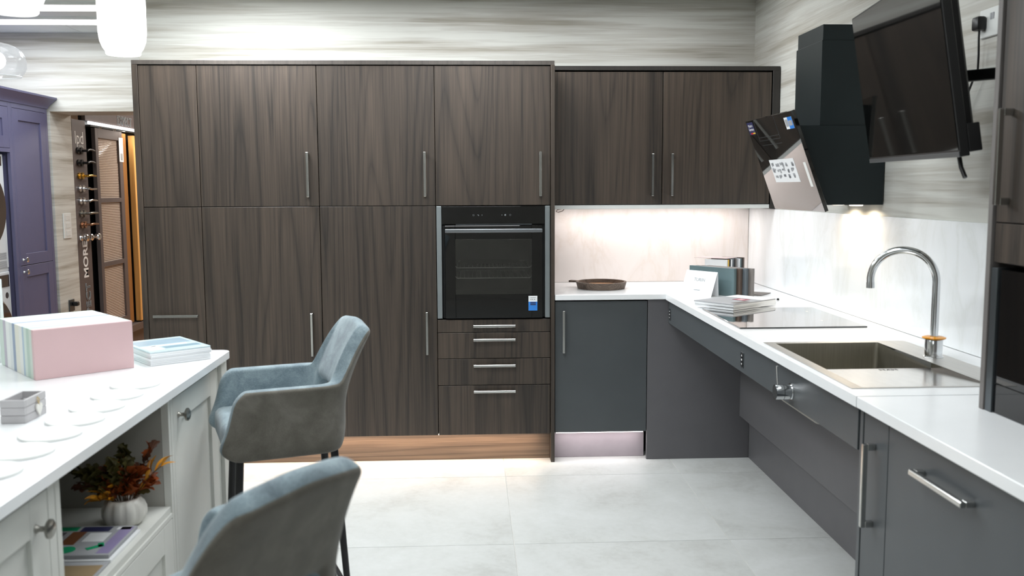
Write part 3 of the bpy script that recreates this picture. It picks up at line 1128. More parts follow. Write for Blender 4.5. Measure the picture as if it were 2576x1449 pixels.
vy, vz = -1.893, .787
vt = thing('mixer_valve', (1.05, vy, vz), 'chrome mixer control with a thin lever on the grey rail under the sink', 'valve')
mb = MB(); mb.cyl((1.0498, vy, vz), (1.046, vy, vz), .0285, 28); mb.cyl((1.046, vy, vz), (1.022, vy, vz), .0245, 28)
mb.build('sleeve', 'chrome', vt, smooth=40)
mb = MB(); mb.cyl((1.0205, vy, vz), (.995, vy, vz), .0245, 28); vk = mb.build('knob', 'chrome', vt, smooth=40)
mb = MB(); mb.cyl((.9949, vy, vz), (.9944, vy, vz), .0225, 28); mb.build('end_cap', 'steel_dark', vk, smooth=40)
mb = MB(); mb.cone((1.004, vy, vz + .022), (.9995, vy, vz + .088), .0022, .0034, 10); mb.build('lever', 'chrome', vt, smooth=50)

# ================================================================== THINGS ON THE KITCHEN WORKTOP
pn = thing('wooden_tray', (.7335, .30, ZT), 'round dark wooden tray with a short handle, alone on the back worktop', 'tray')
mb = MB()
mb.lathe((.7335, .30, ZT + .0004), [(.0, 0), (.131, 0), (.142, .038), (.138, .0395), (.128, .0385), (.124, .017), (.0, .017)], 48)
mb.build('body', 'pan_wood', pn, smooth=30)
mb = MB(); mb.lathe((.7335, .30, ZT + .0174), [(.0, 0), (.1225, 0), (.1225, .001), (.0, .001)], 40); mb.build('base_disc', 'pan_inner', pn, smooth=30)
hd = Vector((-.86, .51, 0)); hs = Vector((.51, .86, 0))
mb = MB(); mb.obox(Vector((.7335, .30, ZT + .0325)) + hd * .163, hd, hs, Vector((0, 0, 1)), .030, .017, .005, .002)
mb.build('handle', 'pan_wood', pn)

def slab_thing(name, c, u_, n_, L_, T_, z0, h_, mat, label, cat, group=None, bev=.001):
    """upright board: c = mid point of its base, u_ along, n_ through"""
    u_, n_ = Vector((*u_, 0)).normalized(), Vector((*n_, 0)).normalized()
    mb = MB(); mb.obox(Vector((c[0], c[1], z0 + h_ / 2)), u_, n_, Vector((0, 0, 1)), L_ / 2, T_ / 2, h_ / 2, bev)
    return mb.build(name, mat, None, label, cat, group)

U1 = Vector((.585, -.811)); N1 = Vector((.811, .585))
bs = Vector((1.176, .073))
cols = [('teal_board', 'teal grey door sample board, foremost of the standing set on the worktop corner'),
        ('brown_board', 'dark brown door sample board, second in the set behind the white card'),
        ('slate_board', 'slate blue door sample board, third in the set behind the white card'),
        ('stone_board', 'stone grey door sample board, last and rightmost of the standing set')]
for k, (mname, lb) in enumerate(cols):
    c = bs + U1 * (.148 + .0205 * k) + N1 * (.011 + .0222 * k)
    slab_thing('sample_board', c, U1, N1, .296, .0215, ZT + .0004, .1435, mname, lb, 'sample board', 'door sample boards behind the white card')
# tent card
tc_ = thing('tent_card', (1.20, -.05, ZT), 'white folded name card standing in front of the door sample boards', 'card')
t0 = .045
BLc = bs + U1 * t0 - N1 * .098 - Vector((.016, .0)); TLc = bs + U1 * t0 - N1 * .042 - Vector((.020, .0))
def P3(v, z): return Vector((v.x, v.y, z))
cw = .205
z0_, z1_ = ZT + .0006, 1.022
mb = MB()
fr_ = [P3(BLc, z0_), P3(BLc + U1 * cw, z0_), P3(TLc + U1 * cw, z1_), P3(TLc, z1_)]
mb.prism(fr_, (N1.x * .0012, N1.y * .0012, .0004))
fp = mb.build('front_leaf', 'paper', tc_)
bk = TLc + N1 * .010
mb = MB()
mb.prism([P3(TLc + N1 * .0014, z1_), P3(TLc + U1 * cw + N1 * .0014, z1_), P3(bk + U1 * cw, z0_), P3(bk, z0_)], (N1.x * .0012, N1.y * .0012, 0))
mb.build('back_leaf', 'paper', tc_)
updir = (fr_[3] - fr_[0]).normalized()
cface = (fr_[0] + fr_[1]) / 2
nrm = Vector((U1.x, U1.y, 0)).cross(updir)
Hc_ = (fr_[3] - fr_[0]).length
text_obj('lettering', 'TURIN', .025, 'text_grey', cface + updir * Hc_ * .64 + nrm * .0012, (U1.x, U1.y, 0), updir, tc_, depth=.0002)
mb = MB(); mb.obox(cface + updir * Hc_ * .23 + nrm * .0008, Vector((U1.x, U1.y, 0)), updir, nrm, .020, .0022, .0003)
mb.build('small_print', 'text_grey', tc_)
# swatch set at the back
U2 = Vector((.82, -.57)); N2 = Vector((.72, .69)).normalized()
sw = [('paper', 'white'), ('gold', 'brass coloured'), ('black', 'black'), ('paper', 'white'), ('slate_board', 'slate blue'), ('black', 'black'),
      ('stone_board', 'stone grey'), ('paper_grey', 'pale grey'), ('paper', 'white'), ('teal_board', 'dark teal'), ('black', 'black'), ('brown_board', 'brown')]
ordn = ['first', 'second', 'third', 'fourth', 'fifth', 'sixth', 'seventh', 'eighth', 'ninth', 'tenth', 'eleventh', 'last']
for k, (mname, cn) in enumerate(sw):
    c = Vector((1.321, .292)) + U2 * (.055 + .0006 * k) + N2 * (.009 + .0155 * k)
    slab_thing('swatch_board', c, U2, N2, .125, .0135, ZT + .0004, .158 + (.004 if k in (4, 7, 11) else 0), mname,
               '%s swatch board, %s from the front in the small set by the splashback' % (cn, ordn[k]), 'sample board', 'small swatch boards near the splashback', .0006)
mb = MB(); mb.obox(Vector((1.385, .33, ZT + .1645)), Vector((*U2, 0)), Vector((*N2, 0)), Vector((0, 0, 1)), .095, .055, .0009)
mb.build('flyer', plain('pinkish_paper', (206, 190, 190), .5), None, 'thin pinkish sheet lying across the small swatch boards', 'paper')
mb = MB(); mb.obox(Vector((1.50, -.055, ZT + .0024)), Vector((.8, -.6, 0)), Vector((.6, .8, 0)), Vector((0, 0, 1)), .055, .07, .002)
mb.build('flat_board', 'stone_board', None, 'thin grey board lying flat on the worktop behind the brochures', 'board')
mb = MB(); mb.lathe((1.527, -.326, ZT + .0003), [(.0, 0), (.0065, 0), (.006, .007), (.003, .009), (.0, .009)], 16)
mb.build('stopper', 'black_plastic', None, 'tiny black stopper on the white worktop right of the brochures', 'stopper', smooth=40)
# brochures
A1, B1 = Vector((.79, .613, 0)), Vector((.613, -.79, 0))
cB = Vector((1.2465, -.565, 0))
zb = ZT + .0064
for k in range(6):
    j = random.uniform(-.004, .004)
    th = .0048
    mb = MB(); mb.obox(cB + A1 * j + B1 * random.uniform(-.004, .004) + Vector((0, 0, zb + th / 2)), A1, B1, Vector((0, 0, 1)), .166, .110, th / 2 - .0002, .0006)
    o = mb.build('brochure', 'paper_grey' if k == 5 else 'paper', None,
                 'grey brochure with a red label, on top of the stack by the black hob' if k == 5 else
                 'white edged brochure inside the stack by the black hob, %s from the bottom' % ordn[k], 'brochure', 'brochures stacked by the hob')
    zb += th
    if k == 5:
        zt_ = zb + .0002
        def pr(name, u0, u1, v0, v1, mat, dz=0):
            mb = MB(); mb.obox(cB + A1 * (u0 + u1) / 2 + B1 * (v0 + v1) / 2 + Vector((0, 0, zt_ + dz)), A1, B1, Vector((0, 0, 1)), (u1 - u0) / 2, (v1 - v0) / 2, .0002)
            return mb.build(name, mat, o)
        pr('cover_panel', .06, .160, -.104, .104, 'paper')
        pr('red_label', -.018, .038, -.01, .055, 'dark_red', .0003)
        pr('label_text', -.008, .028, .008, .036, 'pink_board', .0006)
        pr('cover_image', -.13, -.03, .068, .100, 'stone_board', .0003)

# ================================================================== COOKER HOOD
hd_ = thing('cooker_hood', (1.5, -.95, 1.35), 'black angled glass cooker hood with its chimney on the right wall', 'cooker hood')
mb = MB()
mb.prism([(1.674, -1.135, 1.382), (1.445, -1.135, 1.382), (1.315, -1.135, 1.70), (1.674, -1.135, 1.70)], (0, .375, 0))
mb.build('body', 'hood_black', hd_)
mb = MB(); mb.box(1.407, 1.674, -1.128, -.835, 1.7005, 2.035, .001); mb.build('chimney', 'hood_black', hd_)
mb = MB(); mb.box(1.411, 1.674, -1.124, -.841, 2.0352, 2.097, .001); mb.build('chimney_extension', 'hood_black', hd_)
GT, GB = Vector((1.2465, 0, 1.7485)), Vector((1.393, 0, 1.3565))
gd = (GB - GT).normalized(); gn = Vector((gd.z, 0, -gd.x))       # outward (towards the room and down)
if gn.x > 0: gn = -gn
GH = (GB - GT).length
GY0, GY1 = -1.25, -.65
yv = Vector((0, 1, 0))
mb = MB(); mb.obox((GT + GB) / 2 + yv * (GY0 + GY1) / 2 - gn * .0075, yv, gd, gn, (GY1 - GY0) / 2, GH / 2, .0075, .001)
gp = mb.build('glass_panel', 'hob_glass', hd_)
mb = MB(); mb.obox((GT + GB) / 2 + yv * -.948 - gn * .029, yv, gd, gn, .172, GH / 2 - .03, .0135)
mb.build('filter_housing', 'hood_black', hd_)
def on_glass(name, s0, s1, t0, t1, mat, lift=.0004, parent=None):
    """s runs from the far to the near edge, t from top to bottom"""
    c = GT + gd * GH * (t0 + t1) / 2 + yv * (GY1 + (GY0 - GY1) * (s0 + s1) / 2) + gn * lift
    mb = MB(); mb.obox(c, yv, gd, gn, (s1 - s0) * (GY1 - GY0) / 2, (t1 - t0) * GH / 2, .0002)
    return mb.build(name, mat, parent or hd_)
ps = on_glass('paper_sheet', .24, .745, .45, .695, 'paper')
mb = MB()
rr = random.Random(3)
for r_ in range(3):
    for c_ in range(5):
        s_ = .30 + c_ * .095; t_ = .505 + r_ * .062
        for q in range(3):
            cc = GT + gd * GH * (t_ + rr.uniform(-.014, .014)) + yv * (GY1 + (GY0 - GY1) * (s_ + rr.uniform(-.025, .025))) + gn * .001
            mb.obox(cc, yv, gd, gn, rr.uniform(.004, .014), rr.uniform(.003, .009), .0002)
mb.build('printed_sketches', 'paper_grey', ps, kind='stuff')
on_glass('control_slot', .905, .95, .50, .745, 'white_plastic')
na = on_glass('navy_sticker', .015, .155, .02, .155, 'sticker_navy')
sdir = -yv
def gpt(s, t, lift): return GT + gd * GH * t + yv * (GY1 + (GY0 - GY1) * s) + gn * lift
text_obj('sticker_text', 'Made in', .018, 'text_white', gpt(.085, .06, .0009), sdir, -gd, hd_, depth=.0001)
text_obj('sticker_text', 'Germany', .018, 'text_white', gpt(.085, .098, .0009), sdir, -gd, hd_, depth=.0001)
on_glass('sticker_stripe', .05, .10, .134, .15, 'flag_red', .001)
on_glass('sticker_stripe', .10, .15, .134, .15, 'flag_gold', .001)
el = on_glass('energy_label', .82, .965, .05, .165, 'paper')
on_glass('label_blue', .885, .965, .05, .165, 'sticker_blue', .0008)
on_glass('label_print', .895, .955, .085, .135, 'paper_grey', .0012)
on_glass('label_bar', .83, .88, .07, .14, 'paper_grey', .0008)
# reflection of a square, drawn onto the glass as thin lines
for (s0, s1, t0, t1) in ((.185, .19, .01, .235), (.63, .635, .01, .235), (.185, .635, .20, .204), (.185, .635, .235, .239), (.21, .635, .285, .289)):
    on_glass('reflection_line', s0, s1, t0, t1, 'steel_dark', .0003)
for y_ in (-.86, -1.05):
    mb = MB(); mb.lathe((1.60, y_, 1.3765), [(.0, 0), (.026, 0), (.028, .005), (.0, .005)], 20); mb.build('hood_lamp', 'led_warm', hd_)

# ================================================================== TV
tv = thing('television', (1.36, -2.1, 1.53), 'black wall mounted television tilted over the sink at upper right', 'television')
Bn, Bf = Vector((1.252, -2.503, 1.529)), Vector((1.381, -1.672, 1.536))
wv_ = (Bf - Bn); TW = wv_.length; wv_ = wv_.normalized()
hv = Vector((-.160, .025, .987)); hv = (hv - wv_ * hv.dot(wv_)).normalized()
nv = wv_.cross(hv)
if nv.x > 0: nv = -nv
TH = .492
cen = (Bn + Bf) / 2 + hv * TH / 2
mb = MB(); mb.obox(cen - nv * .014, wv_, hv, nv, TW / 2, TH / 2, .012, .002); mb.build('casing', 'black_plastic', tv)
mb = MB(); mb.obox(cen + hv * .006 - nv * .0012, wv_, hv, nv, TW / 2 - .006, TH / 2 - .012, .0012); mb.build('screen', 'screen', tv)
mb = MB(); mb.obox(cen - hv * (TH / 2 - .0065) - nv * .0005, wv_, hv, nv, TW / 2, .0065, .0012, .0004); mb.build('bottom_bezel', 'steel_dark', tv)
mb = MB(); mb.obox(cen - hv * .02 - nv * .043, wv_, hv, nv, TW / 2 - .05, TH / 2 - .06, .02, .006); mb.build('rear_cover', 'black_plastic', tv)
mb = MB(); mb.obox(cen - wv_ * (TW / 2 - .022) - hv * (TH / 2 - .045) - nv * .042, wv_, hv, nv, .022, .036, .016, .002); mb.build('speaker_box', 'black_plastic', tv)
mb = MB(); mb.tube([Bn + wv_ * .09 - nv * .03 + hv * .01, Bn + wv_ * .085 - nv * .03 - hv * .03, Bn + wv_ * .07 - nv * .032 - hv * .058], .006, 8); mb.build('antenna', 'black_plastic', tv, smooth=50)
ma = thing('wall_bracket', (1.67, -1.93, 1.77), 'black swing arm bracket holding the television on the right wall', 'bracket')
mb = MB(); mb.box(1.660, 1.6795, -2.02, -1.95, 1.66, 1.88, .002); mb.build('wall_plate', 'black', ma)
j0, j1, j2 = Vector((1.655, -1.985, 1.768)), Vector((1.52, -2.32, 1.768)), cen - nv * .064 - hv * .02
def arm(p, q, hh, tt, name):
    d_ = (q - p); L_ = d_.length; d_ = d_.normalized(); s_ = Vector((0, 0, 1)).cross(d_).normalized(); z_ = d_.cross(s_)
    mb = MB(); mb.obox((p + q) / 2, d_, s_, z_, L_ / 2, tt, hh, .002); return mb.build(name, 'black', ma)
arm(j0, j1, .018, .009, 'arm'); arm(j1, Vector((j2.x, j2.y, 1.768)), .016, .009, 'arm')
mb = MB(); mb.cyl(j1 + Vector((0, 0, -.022)), j1 + Vector((0, 0, .022)), .014, 16); mb.build('hinge', 'black', ma, smooth=40)
so = thing('wall_socket', (1.679, -1.88, 1.92), 'white double socket high on the right wall behind the television', 'socket')
mb = MB(); mb.box(1.670, 1.6795, -1.955, -1.806, 1.932, 2.022, .002); mb.build('plate', 'white_plastic', so)
mb = MB()
for y in (-1.875, -1.888): mb.box(1.668, 1.671, y - .004, y + .004, 1.985, 2.005)
mb.build('switches', 'paper_grey', so)
pg = thing('plug', (1.66, -1.832, 1.97), 'black plug in the high white socket with its cable running down', 'plug')
mb = MB(); mb.box(1.638, 1.6697, -1.853, -1.812, 1.955, 2.0, .008, 2); mb.build('body', 'black_plastic', pg, smooth=40)
mb = MB(); mb.tube([(1.655, -1.834, 1.957), (1.655, -1.834, 1.93), (1.658, -1.832, 1.88), (1.66, -1.828, 1.835), (1.655, -1.81, 1.80), (1.655, -1.775, 1.75), (1.65, -1.73, 1.69), (1.62, -1.72, 1.64), (1.5, -1.85, 1.62)], .0036, 8)
mb.build('cable', 'black_plastic', pg, smooth=60)
# ================================================================== ISLAND
IZ = .91
IX = -.817
def rounded_slab(x0, x1, y0, y1, z0, z1, r, bev=.0015):
    mb = MB()
    lo = rrect(x0, x1, y0, y1, r, z0, 6)
    mb.prism(lo, (0, 0, z1 - z0), bev)
    return mb
rounded_slab(-1.78, IX, -4.3, -1.664, .8865, IZ, .03).build('worktop', 'white', None, 'white island worktop in the left foreground, with a rounded corner', 'worktop')
FX = -.847
def shaker(unit, y0, y1, z0, z1, x, mat, sign=1, st=.075, name='door', g=.0022):
    """framed door facing +x (sign 1); rails and stiles are geometry with a recessed panel"""
    y0, y1, z0, z1 = y0 + g, y1 - g, z0 + g, z1 - g
    t = .02
    a, b = x - t * sign, x
    mb = MB()
    mb.box(a, b, y0, y0 + st, z0, z1, .001); mb.box(a, b, y1 - st, y1, z0, z1, .001)
    mb.box(a, b, y0 + st, y1 - st, z0, z0 + st, .001); mb.box(a, b, y0 + st, y1 - st, z1 - st, z1, .001)
    d = mb.build(name, mat, unit)
    mb = MB(); mb.box(x - .016 * sign, x - .009 * sign, y0 + st - .004, y1 - st + .004, z0 + st - .004, z1 - st + .004)
    mb.build('centre_panel', mat, d)
    return d
def round_knob(door, x, y, z, r=.019, mat='knob', sign=1):
    mb = MB()
    mb.lathe((x, y, z), [(.0, 0), (.009, 0), (.008, .003), (.0055, .006), (.0055, .016), (.010, .019), (r, .024), (r, .029), (r * .7, .033), (.0, .034)], 24, axis='x')
    if sign < 0:
        for v in mb.bm.verts: v.co.x = 2 * x - v.co.x
    return mb.build('knob', mat, door, smooth=45)
isl = thing('island_cabinet', (-1.2, -1.98, .1), 'pale grey island cabinet with one framed door at its far end, behind the far chair', 'cabinet')
mb = MB(); mb.box(-1.62, FX - .021, -2.232, -1.70, .1, .885); mb.build('carcass', 'island_in', isl)
mb = MB()
mb.box(FX - .021, FX, -2.232, -2.212, .1, .885, .0008); mb.box(FX - .021, FX, -1.752, -1.735, .1, .885, .0008)
mb.box(FX - .021, FX, -2.212, -1.752, .865, .885, .0008); mb.box(FX - .021, FX, -2.212, -1.752, .1, .135, .0008)
mb.build('face_frame', 'island', isl)
d = shaker(isl, -2.212, -1.752, .135, .865, FX, 'island'); round_knob(d, FX, -2.165, .808)
mb = MB(); mb.box(-1.64, -.834, -1.734, -1.668, .0, .886, .0015); mb.build('end_post', 'island', isl)
nich = thing('island_cabinet', (-1.2, -2.6, .1), 'pale grey island cabinet with an open niche holding the pumpkin vase', 'cabinet')
mb = MB()
NY0, NY1 = -2.966, -2.236
mb.box(-1.40, -1.385, NY0, NY1, .55, .885)                 # niche back
mb.box(-1.385, FX - .0215, NY0, NY0 + .016, .55, .885); mb.box(-1.385, FX - .0215, NY1 - .016, NY1, .55, .885)
mb.box(-1.385, FX - .0215, NY0 + .016, NY1 - .016, .872, .885)
mb.build('lining', 'island_in', nich)
mb = MB(); mb.box(-1.385, FX - .004, NY0 + .0165, NY1 - .0165, .545, .565, .001); mb.build('shelf', 'island', nich)
mb = MB(); mb.box(-1.40, FX - .0215, NY0, NY1, .1, .5445); mb.build('carcass', 'island_in', nich)
mb = MB()
mb.box(FX - .021, FX, NY0, NY0 + .022, .1, .885, .0008); mb.box(FX - .021, FX, NY1 - .016, NY1, .1, .885, .0008)
mb.box(FX - .021, FX, NY0 + .022, NY1 - .016, .872, .885, .0008); mb.box(FX - .021, FX, NY0 + .022, NY1 - .016, .532, .5455, .0008)
mb.box(FX - .021, FX, NY0 + .022, NY1 - .016, .1, .135, .0008)
mb.build('face_frame', 'island', nich)
shaker(nich, NY0 + .022, NY1 - .016, .135, .532, FX, 'island', name='drawer')
isl = thing('island_cabinet', (-1.2, -3.3, .1), 'pale grey island cabinet with a round knob, cut off at the lower left corner', 'cabinet')
mb = MB(); mb.box(-1.62, FX - .021, -4.2, -2.969, .1, .885); mb.build('carcass', 'island_in', isl)
mb = MB()
mb.box(FX - .021, FX, -3.0, -2.969, .1, .885, .0008); mb.box(FX - .021, FX, -4.2, -3.60, .1, .885, .0008)
mb.box(FX - .021, FX, -3.60, -3.0, .865, .885, .0008); mb.box(FX - .021, FX, -3.60, -3.0, .1, .135, .0008)
mb.build('face_frame', 'island', isl)
d = shaker(isl, -3.60, -3.0, .135, .865, FX, 'island'); round_knob(d, FX, -3.055, .80)
mb = MB(); mb.box(-1.60, -.90, -4.2, -1.737, .0005, .0995)
mb.build('plinth', 'island', None, 'pale grey recessed plinth under the island', 'plinth')

# pumpkin vase with autumn stems
VX, VY, VZ = -.930, -2.385, .565
vs_ = thing('pumpkin_vase', (VX, VY, VZ), 'white ribbed pumpkin shaped vase in the island niche', 'vase')
mb = MB()
prof = [(.0, 0), (.040, 0), (.051, .010), (.0575, .028), (.0575, .044), (.051, .060), (.043, .070), (.039, .071), (.037, .066), (.0, .062)]
mb.lathe((VX, VY, VZ + .0004), prof, 60, rib=.075, ribn=10)
mb.build('body', 'ceramic', vs_, smooth=60)
pl = thing('autumn_foliage', (VX, VY, VZ + .064), 'autumn bouquet of olive, rust and golden leaves in the pumpkin vase', 'plant')
rr = random.Random(11)
leaf_mesh = {}
def leaf_proto(kind, L_, W_):
    bm = bmesh.new()
    n_ = 6
    mid, lft, rgt = [], [], []
    for k in range(n_ + 1):
        t = k / n_
        wdt = W_ * math.sin(PI * min(1, t * .93 + .05)) ** .8 * (1 + (.35 if k % 2 else -.25) * (kind != 'gold')) * .5
        z = .12 * L_ * math.sin(PI * t)
        mid.append(bm.verts.new((t * L_, 0, z)))
        lft.append(bm.verts.new((t * L_ + .1 * wdt, wdt, z + .3 * wdt))); rgt.append(bm.verts.new((t * L_ + .1 * wdt, -wdt, z + .3 * wdt)))
    for k in range(n_):
        bm.faces.new((mid[k], mid[k + 1], lft[k + 1], lft[k])); bm.faces.new((rgt[k], rgt[k + 1], mid[k + 1], mid[k]))
    me = bpy.data.meshes.new('leaf'); bm.to_mesh(me); bm.free()
    me.materials.append(M['leaf_' + kind])
    return me
for kd, L_, W_ in (('olive', .030, .019), ('rust', .034, .021), ('gold', .042, .010), ('brown', .030, .018)):
    leaf_mesh[kd] = leaf_proto(kd, L_, W_)
# image right is -y/+x seen from the camera; sprays fan out sideways (along a) and up
sv = Vector((.80, .40, 0)).normalized()
SPR = [(-.100, .085, 'olive', 20), (-.070, .088, 'olive', 20), (-.030, .092, 'olive', 18), (.034, .118, 'olive', 18), (.056, .124, 'brown', 14), (-.085, .045, 'brown', 16),
       (.056, .062, 'rust', 26), (.098, .085, 'gold', 8), (.030, .058, 'rust', 24), (-.055, .030, 'rust', 14), (-.066, .014, 'gold', 14), (.0, .075, 'gold', 18), (.076, .026, 'rust', 18), (-.03, .085, 'brown', 18), (.015, .085, 'olive', 18), (.01, .045, 'rust', 18)]
for (sx_, hz_, kd, nl) in SPR:
    base = Vector((VX, VY, VZ + .062)) + sv * sx_ * .25
    tip = Vector((VX, VY, VZ + .066 + hz_)) + sv * sx_ + Vector((rr.uniform(-.02, .02), rr.uniform(-.03, .01), 0))
    ctl = base.lerp(tip, .5) + Vector((0, 0, .02))
    P_ = [base * (1 - t) ** 2 + ctl * 2 * t * (1 - t) + tip * t * t for t in [k / 6 for k in range(7)]]
    mb = MB(); mb.tube(P_, .0013, 5); mb.build('stem', 'stem', pl)
    for k in range(nl):
        t = .10 + .90 * (k + 1) / nl
        p = base * (1 - t) ** 2 + ctl * 2 * t * (1 - t) + tip * t * t
        o = bpy.data.objects.new('leaf', leaf_mesh[kd if rr.random() < .8 else rr.choice(['olive', 'rust', 'brown'])])
        COL.objects.link(o); o.parent = pl
        o.location = p - pl.location
        dirv = (tip - base).normalized() * .8 + Vector((rr.uniform(-1, 1), rr.uniform(-1, 1), rr.uniform(-.6, .8))) * .8
        o.rotation_euler = (dirv.to_track_quat('X', 'Z') @ Euler((rr.uniform(-1, 1), 0, 0)).to_quaternion()).to_euler()
        s_ = rr.uniform(.95, 1.5); o.scale = (s_, s_, s_)

# magazines on the niche shelf
def magazine(x0, x1, y0, y1, z, th, label, prints, base='paper_grey'):
    mb = MB(); mb.box(x0, x1, y0, y1, z + .0003, z + th, .0006)
    o = mb.build('magazine', base, None, label, 'magazine', 'magazines in the island niche')
    for (nm, u0, u1, v0, v1, mt) in prints:
        mb = MB(); mb.box(x0 + (x1 - x0) * u0, x0 + (x1 - x0) * u1, y0 + (y1 - y0) * v0, y0 + (y1 - y0) * v1, z + th, z + th + .0004)
        mb.build(nm, mt, o)
    return o
magazine(-1.165, -.868, -2.86, -2.66, .565, .006, 'maroon and sand covered magazine nearest the camera in the niche',
         [('cover_image', .02, .55, .55, .98, plain('maroon_print', (96, 40, 52), .4)), ('cover_image', .6, .98, .1, .9, plain('sand_print', (150, 130, 100), .4)), ('cover_image', .1, .5, .1, .45, 'slate_board'),
          ('headline', .15, .9, .47, .52, 'paper')])
magazine(-1.16, -.866, -2.655, -2.452, .565, .008, 'pale magazine underneath the green marked one in the niche', [], 'paper')
magazine(-1.17, -.874, -2.645, -2.449, .5735, .009, 'grey magazine with bright green patches, in front of the pumpkin vase',
         [('cover_band', .02, .52, .84, .97, 'green_print'), ('cover_band', .55, .80, .80, .97, 'sticker_navy'), ('cover_image', .05, .45, .50, .78, plain('dusk_print', (96, 92, 100), .4)),
          ('cover_image', .5, .62, .35, .8, plain('brown_print', (120, 76, 48), .4)), ('cover_image', .66, .84, .45, .75, 'paper'),
          ('side_bar', .88, .985, .05, .95, plain('lilac_print', (140, 130, 168), .4)), ('cover_image', .1, .34, .25, .42, 'slate_board'), ('headline', .85, .97, .86, .95, 'paper')])
o = [q for q in bpy.data.objects if q.name.startswith('magazine')][-1]
mb = MB()
mb.lathe((-.99, -2.61, .5826), [(.0, 0), (.022, 0), (.022, .0004), (.0, .0004)], 18)
mb.obox(Vector((-.927, -2.595, .5830)), Vector((.75, .66, 0)), Vector((-.66, .75, 0)), Vector((0, 0, 1)), .02, .008, .0003)
mb.obox(Vector((-.917, -2.58, .5830)), Vector((-.4, .9, 0)), Vector((-.9, -.4, 0)), Vector((0, 0, 1)), .014, .007, .0003)
mb.build('green_shapes', 'green_print', [q for q in bpy.data.objects if q.get('label', '').startswith('grey magazine')][0])

# ---- on top of the island
U3 = Vector((.763, .646)).normalized(); N3 = Vector((-.646, .763)).normalized()
bcol = [('pink', (208, 177, 179)), ('pale sage', (198, 210, 200)), ('sage green', (176, 198, 186)), ('misty green', (206, 220, 212)), ('sky blue', (170, 190, 206)),
        ('off white', (228, 230, 226)), ('cream', (226, 226, 214)), ('dusty blue', (142, 158, 182)), ('pale grey', (220, 226, 226)), ('white', (232, 236, 234)),
        ('lilac grey', (188, 184, 196)), ('pale mint', (206, 222, 212))]
p0 = Vector((-1.251, -2.151))
acc = 0
for k, (cn, c) in enumerate(bcol):
    th = [.018, .024, .026, .024, .016, .030, .042, .026, .032, .036, .028, .040][k]
    cc = p0 + U3 * .141 + N3 * (acc + th / 2)
    acc += th + .0006
    slab_thing('paint_sample_board', cc, U3, N3, .282, th, IZ + .0004, .146, plain('%s_sample_board' % cn.replace(' ', '_'), c, .45, var=.015),
               'pink sample board, front of the upright row on the island' if k == 0 else '%s sample board, %s from the front in the upright row on the island' % (cn, ordn[k]),
               'sample board', 'coloured sample boards standing on the island')
A2, B2 = Vector((.785, .62, 0)).normalized(), Vector((-.62, .785, 0)).normalized()
cB2 = Vector((-.9155, -1.8935, 0)) + B2 * .128
zb = IZ + .0004
rr = random.Random(5)
for k in range(8):
    th = .0055
    cj = cB2 + A2 * rr.uniform(-.003, .003) + B2 * rr.uniform(-.003, .003)
    mb = MB(); mb.obox(cj + Vector((0, 0, zb + th / 2)), A2, B2, Vector((0, 0, 1)), .097, .128, th / 2 - .0002, .0007)
    top = k == 7
    o = mb.build('brochure', plain('pale_blue_cover', (196, 214, 220), .25) if top else 'paper', None,
                 'glossy pale blue brochure on top of the stack at the island corner' if top else 'white edged brochure, %s from the bottom of the island stack' % ordn[k],
                 'brochure', 'brochures stacked on the island')
    zb += th
    if top:
        def pr2(name, u0, u1, v0, v1, mat):
            mb = MB(); mb.obox(cj + A2 * (u0 + u1) / 2 + B2 * (v0 + v1) / 2 + Vector((0, 0, zb - .00002)), A2, B2, Vector((0, 0, 1)), (u1 - u0) / 2, (v1 - v0) / 2, .0002)
            return mb.build(name, mat, o)
        pr2('cover_photo', -.085, .085, .0, .10, plain('blue_grey_photo', (158, 180, 194), .25))
        pr2('cover_photo', -.03, .085, -.085, -.045, plain('slate_blue_photo', (140, 168, 182), .25))
        pr2('cover_photo', -.085, -.04, -.10, -.02, 'paper')
        pr2('cover_title', -.06, .06, -.03, -.012, 'paper')
# little crate
cr = thing('trinket_crate', (-1.074, -2.60, IZ), 'small grey wooden crate with a white heart tag, on the island', 'crate')
cx0, cx1, cy0, cy1 = -1.103, -1.045, -2.655, -2.546
for k in range(3):
    z0 = IZ + .0004 + k * .0188
    mb = MB()
    mb.box(cx0, cx1, cy0, cy0 + .006, z0, z0 + .0178, .0012); mb.box(cx0, cx1, cy1 - .006, cy1, z0, z0 + .0178, .0012)
    mb.box(cx0, cx0 + .006, cy0 + .006, cy1 - .006, z0, z0 + .0178, .0008); mb.box(cx1 - .006, cx1, cy0 + .006, cy1 - .006, z0, z0 + .0178, .0008)
    mb.build('slat', 'trinket', cr)
mb = MB(); mb.box(cx0 + .006, cx1 - .006, cy0 + .006, cy1 - .006, IZ + .0006, IZ + .005); mb.build('base_board', 'trinket', cr)
mb = MB()
hp = []
for k in range(28):
    a = 2 * PI * k / 28
    hx = 16 * math.sin(a) ** 3; hz = 13 * math.cos(a) - 5 * math.cos(2 * a) - 2 * math.cos(3 * a) - math.cos(4 * a)
    hp.append((cx1 + .0015, -2.592 + hx * .00092, IZ + .022 + hz * .00105))
mb.prism(hp, (.004, 0, 0)); mb.build('heart_tag', 'ceramic', cr)
mb = MB(); mb.tube([(cx1 + .003, -2.592, IZ + .033), (cx1 + .003, -2.587, IZ + .044), (cx1 + .001, -2.592, IZ + .050), (cx1 + .003, -2.598, IZ + .045), (cx1 + .003, -2.592, IZ + .034)], .0013, 6)
mb.build('cord', plain('jute_cord', (200, 180, 140), .8), cr)
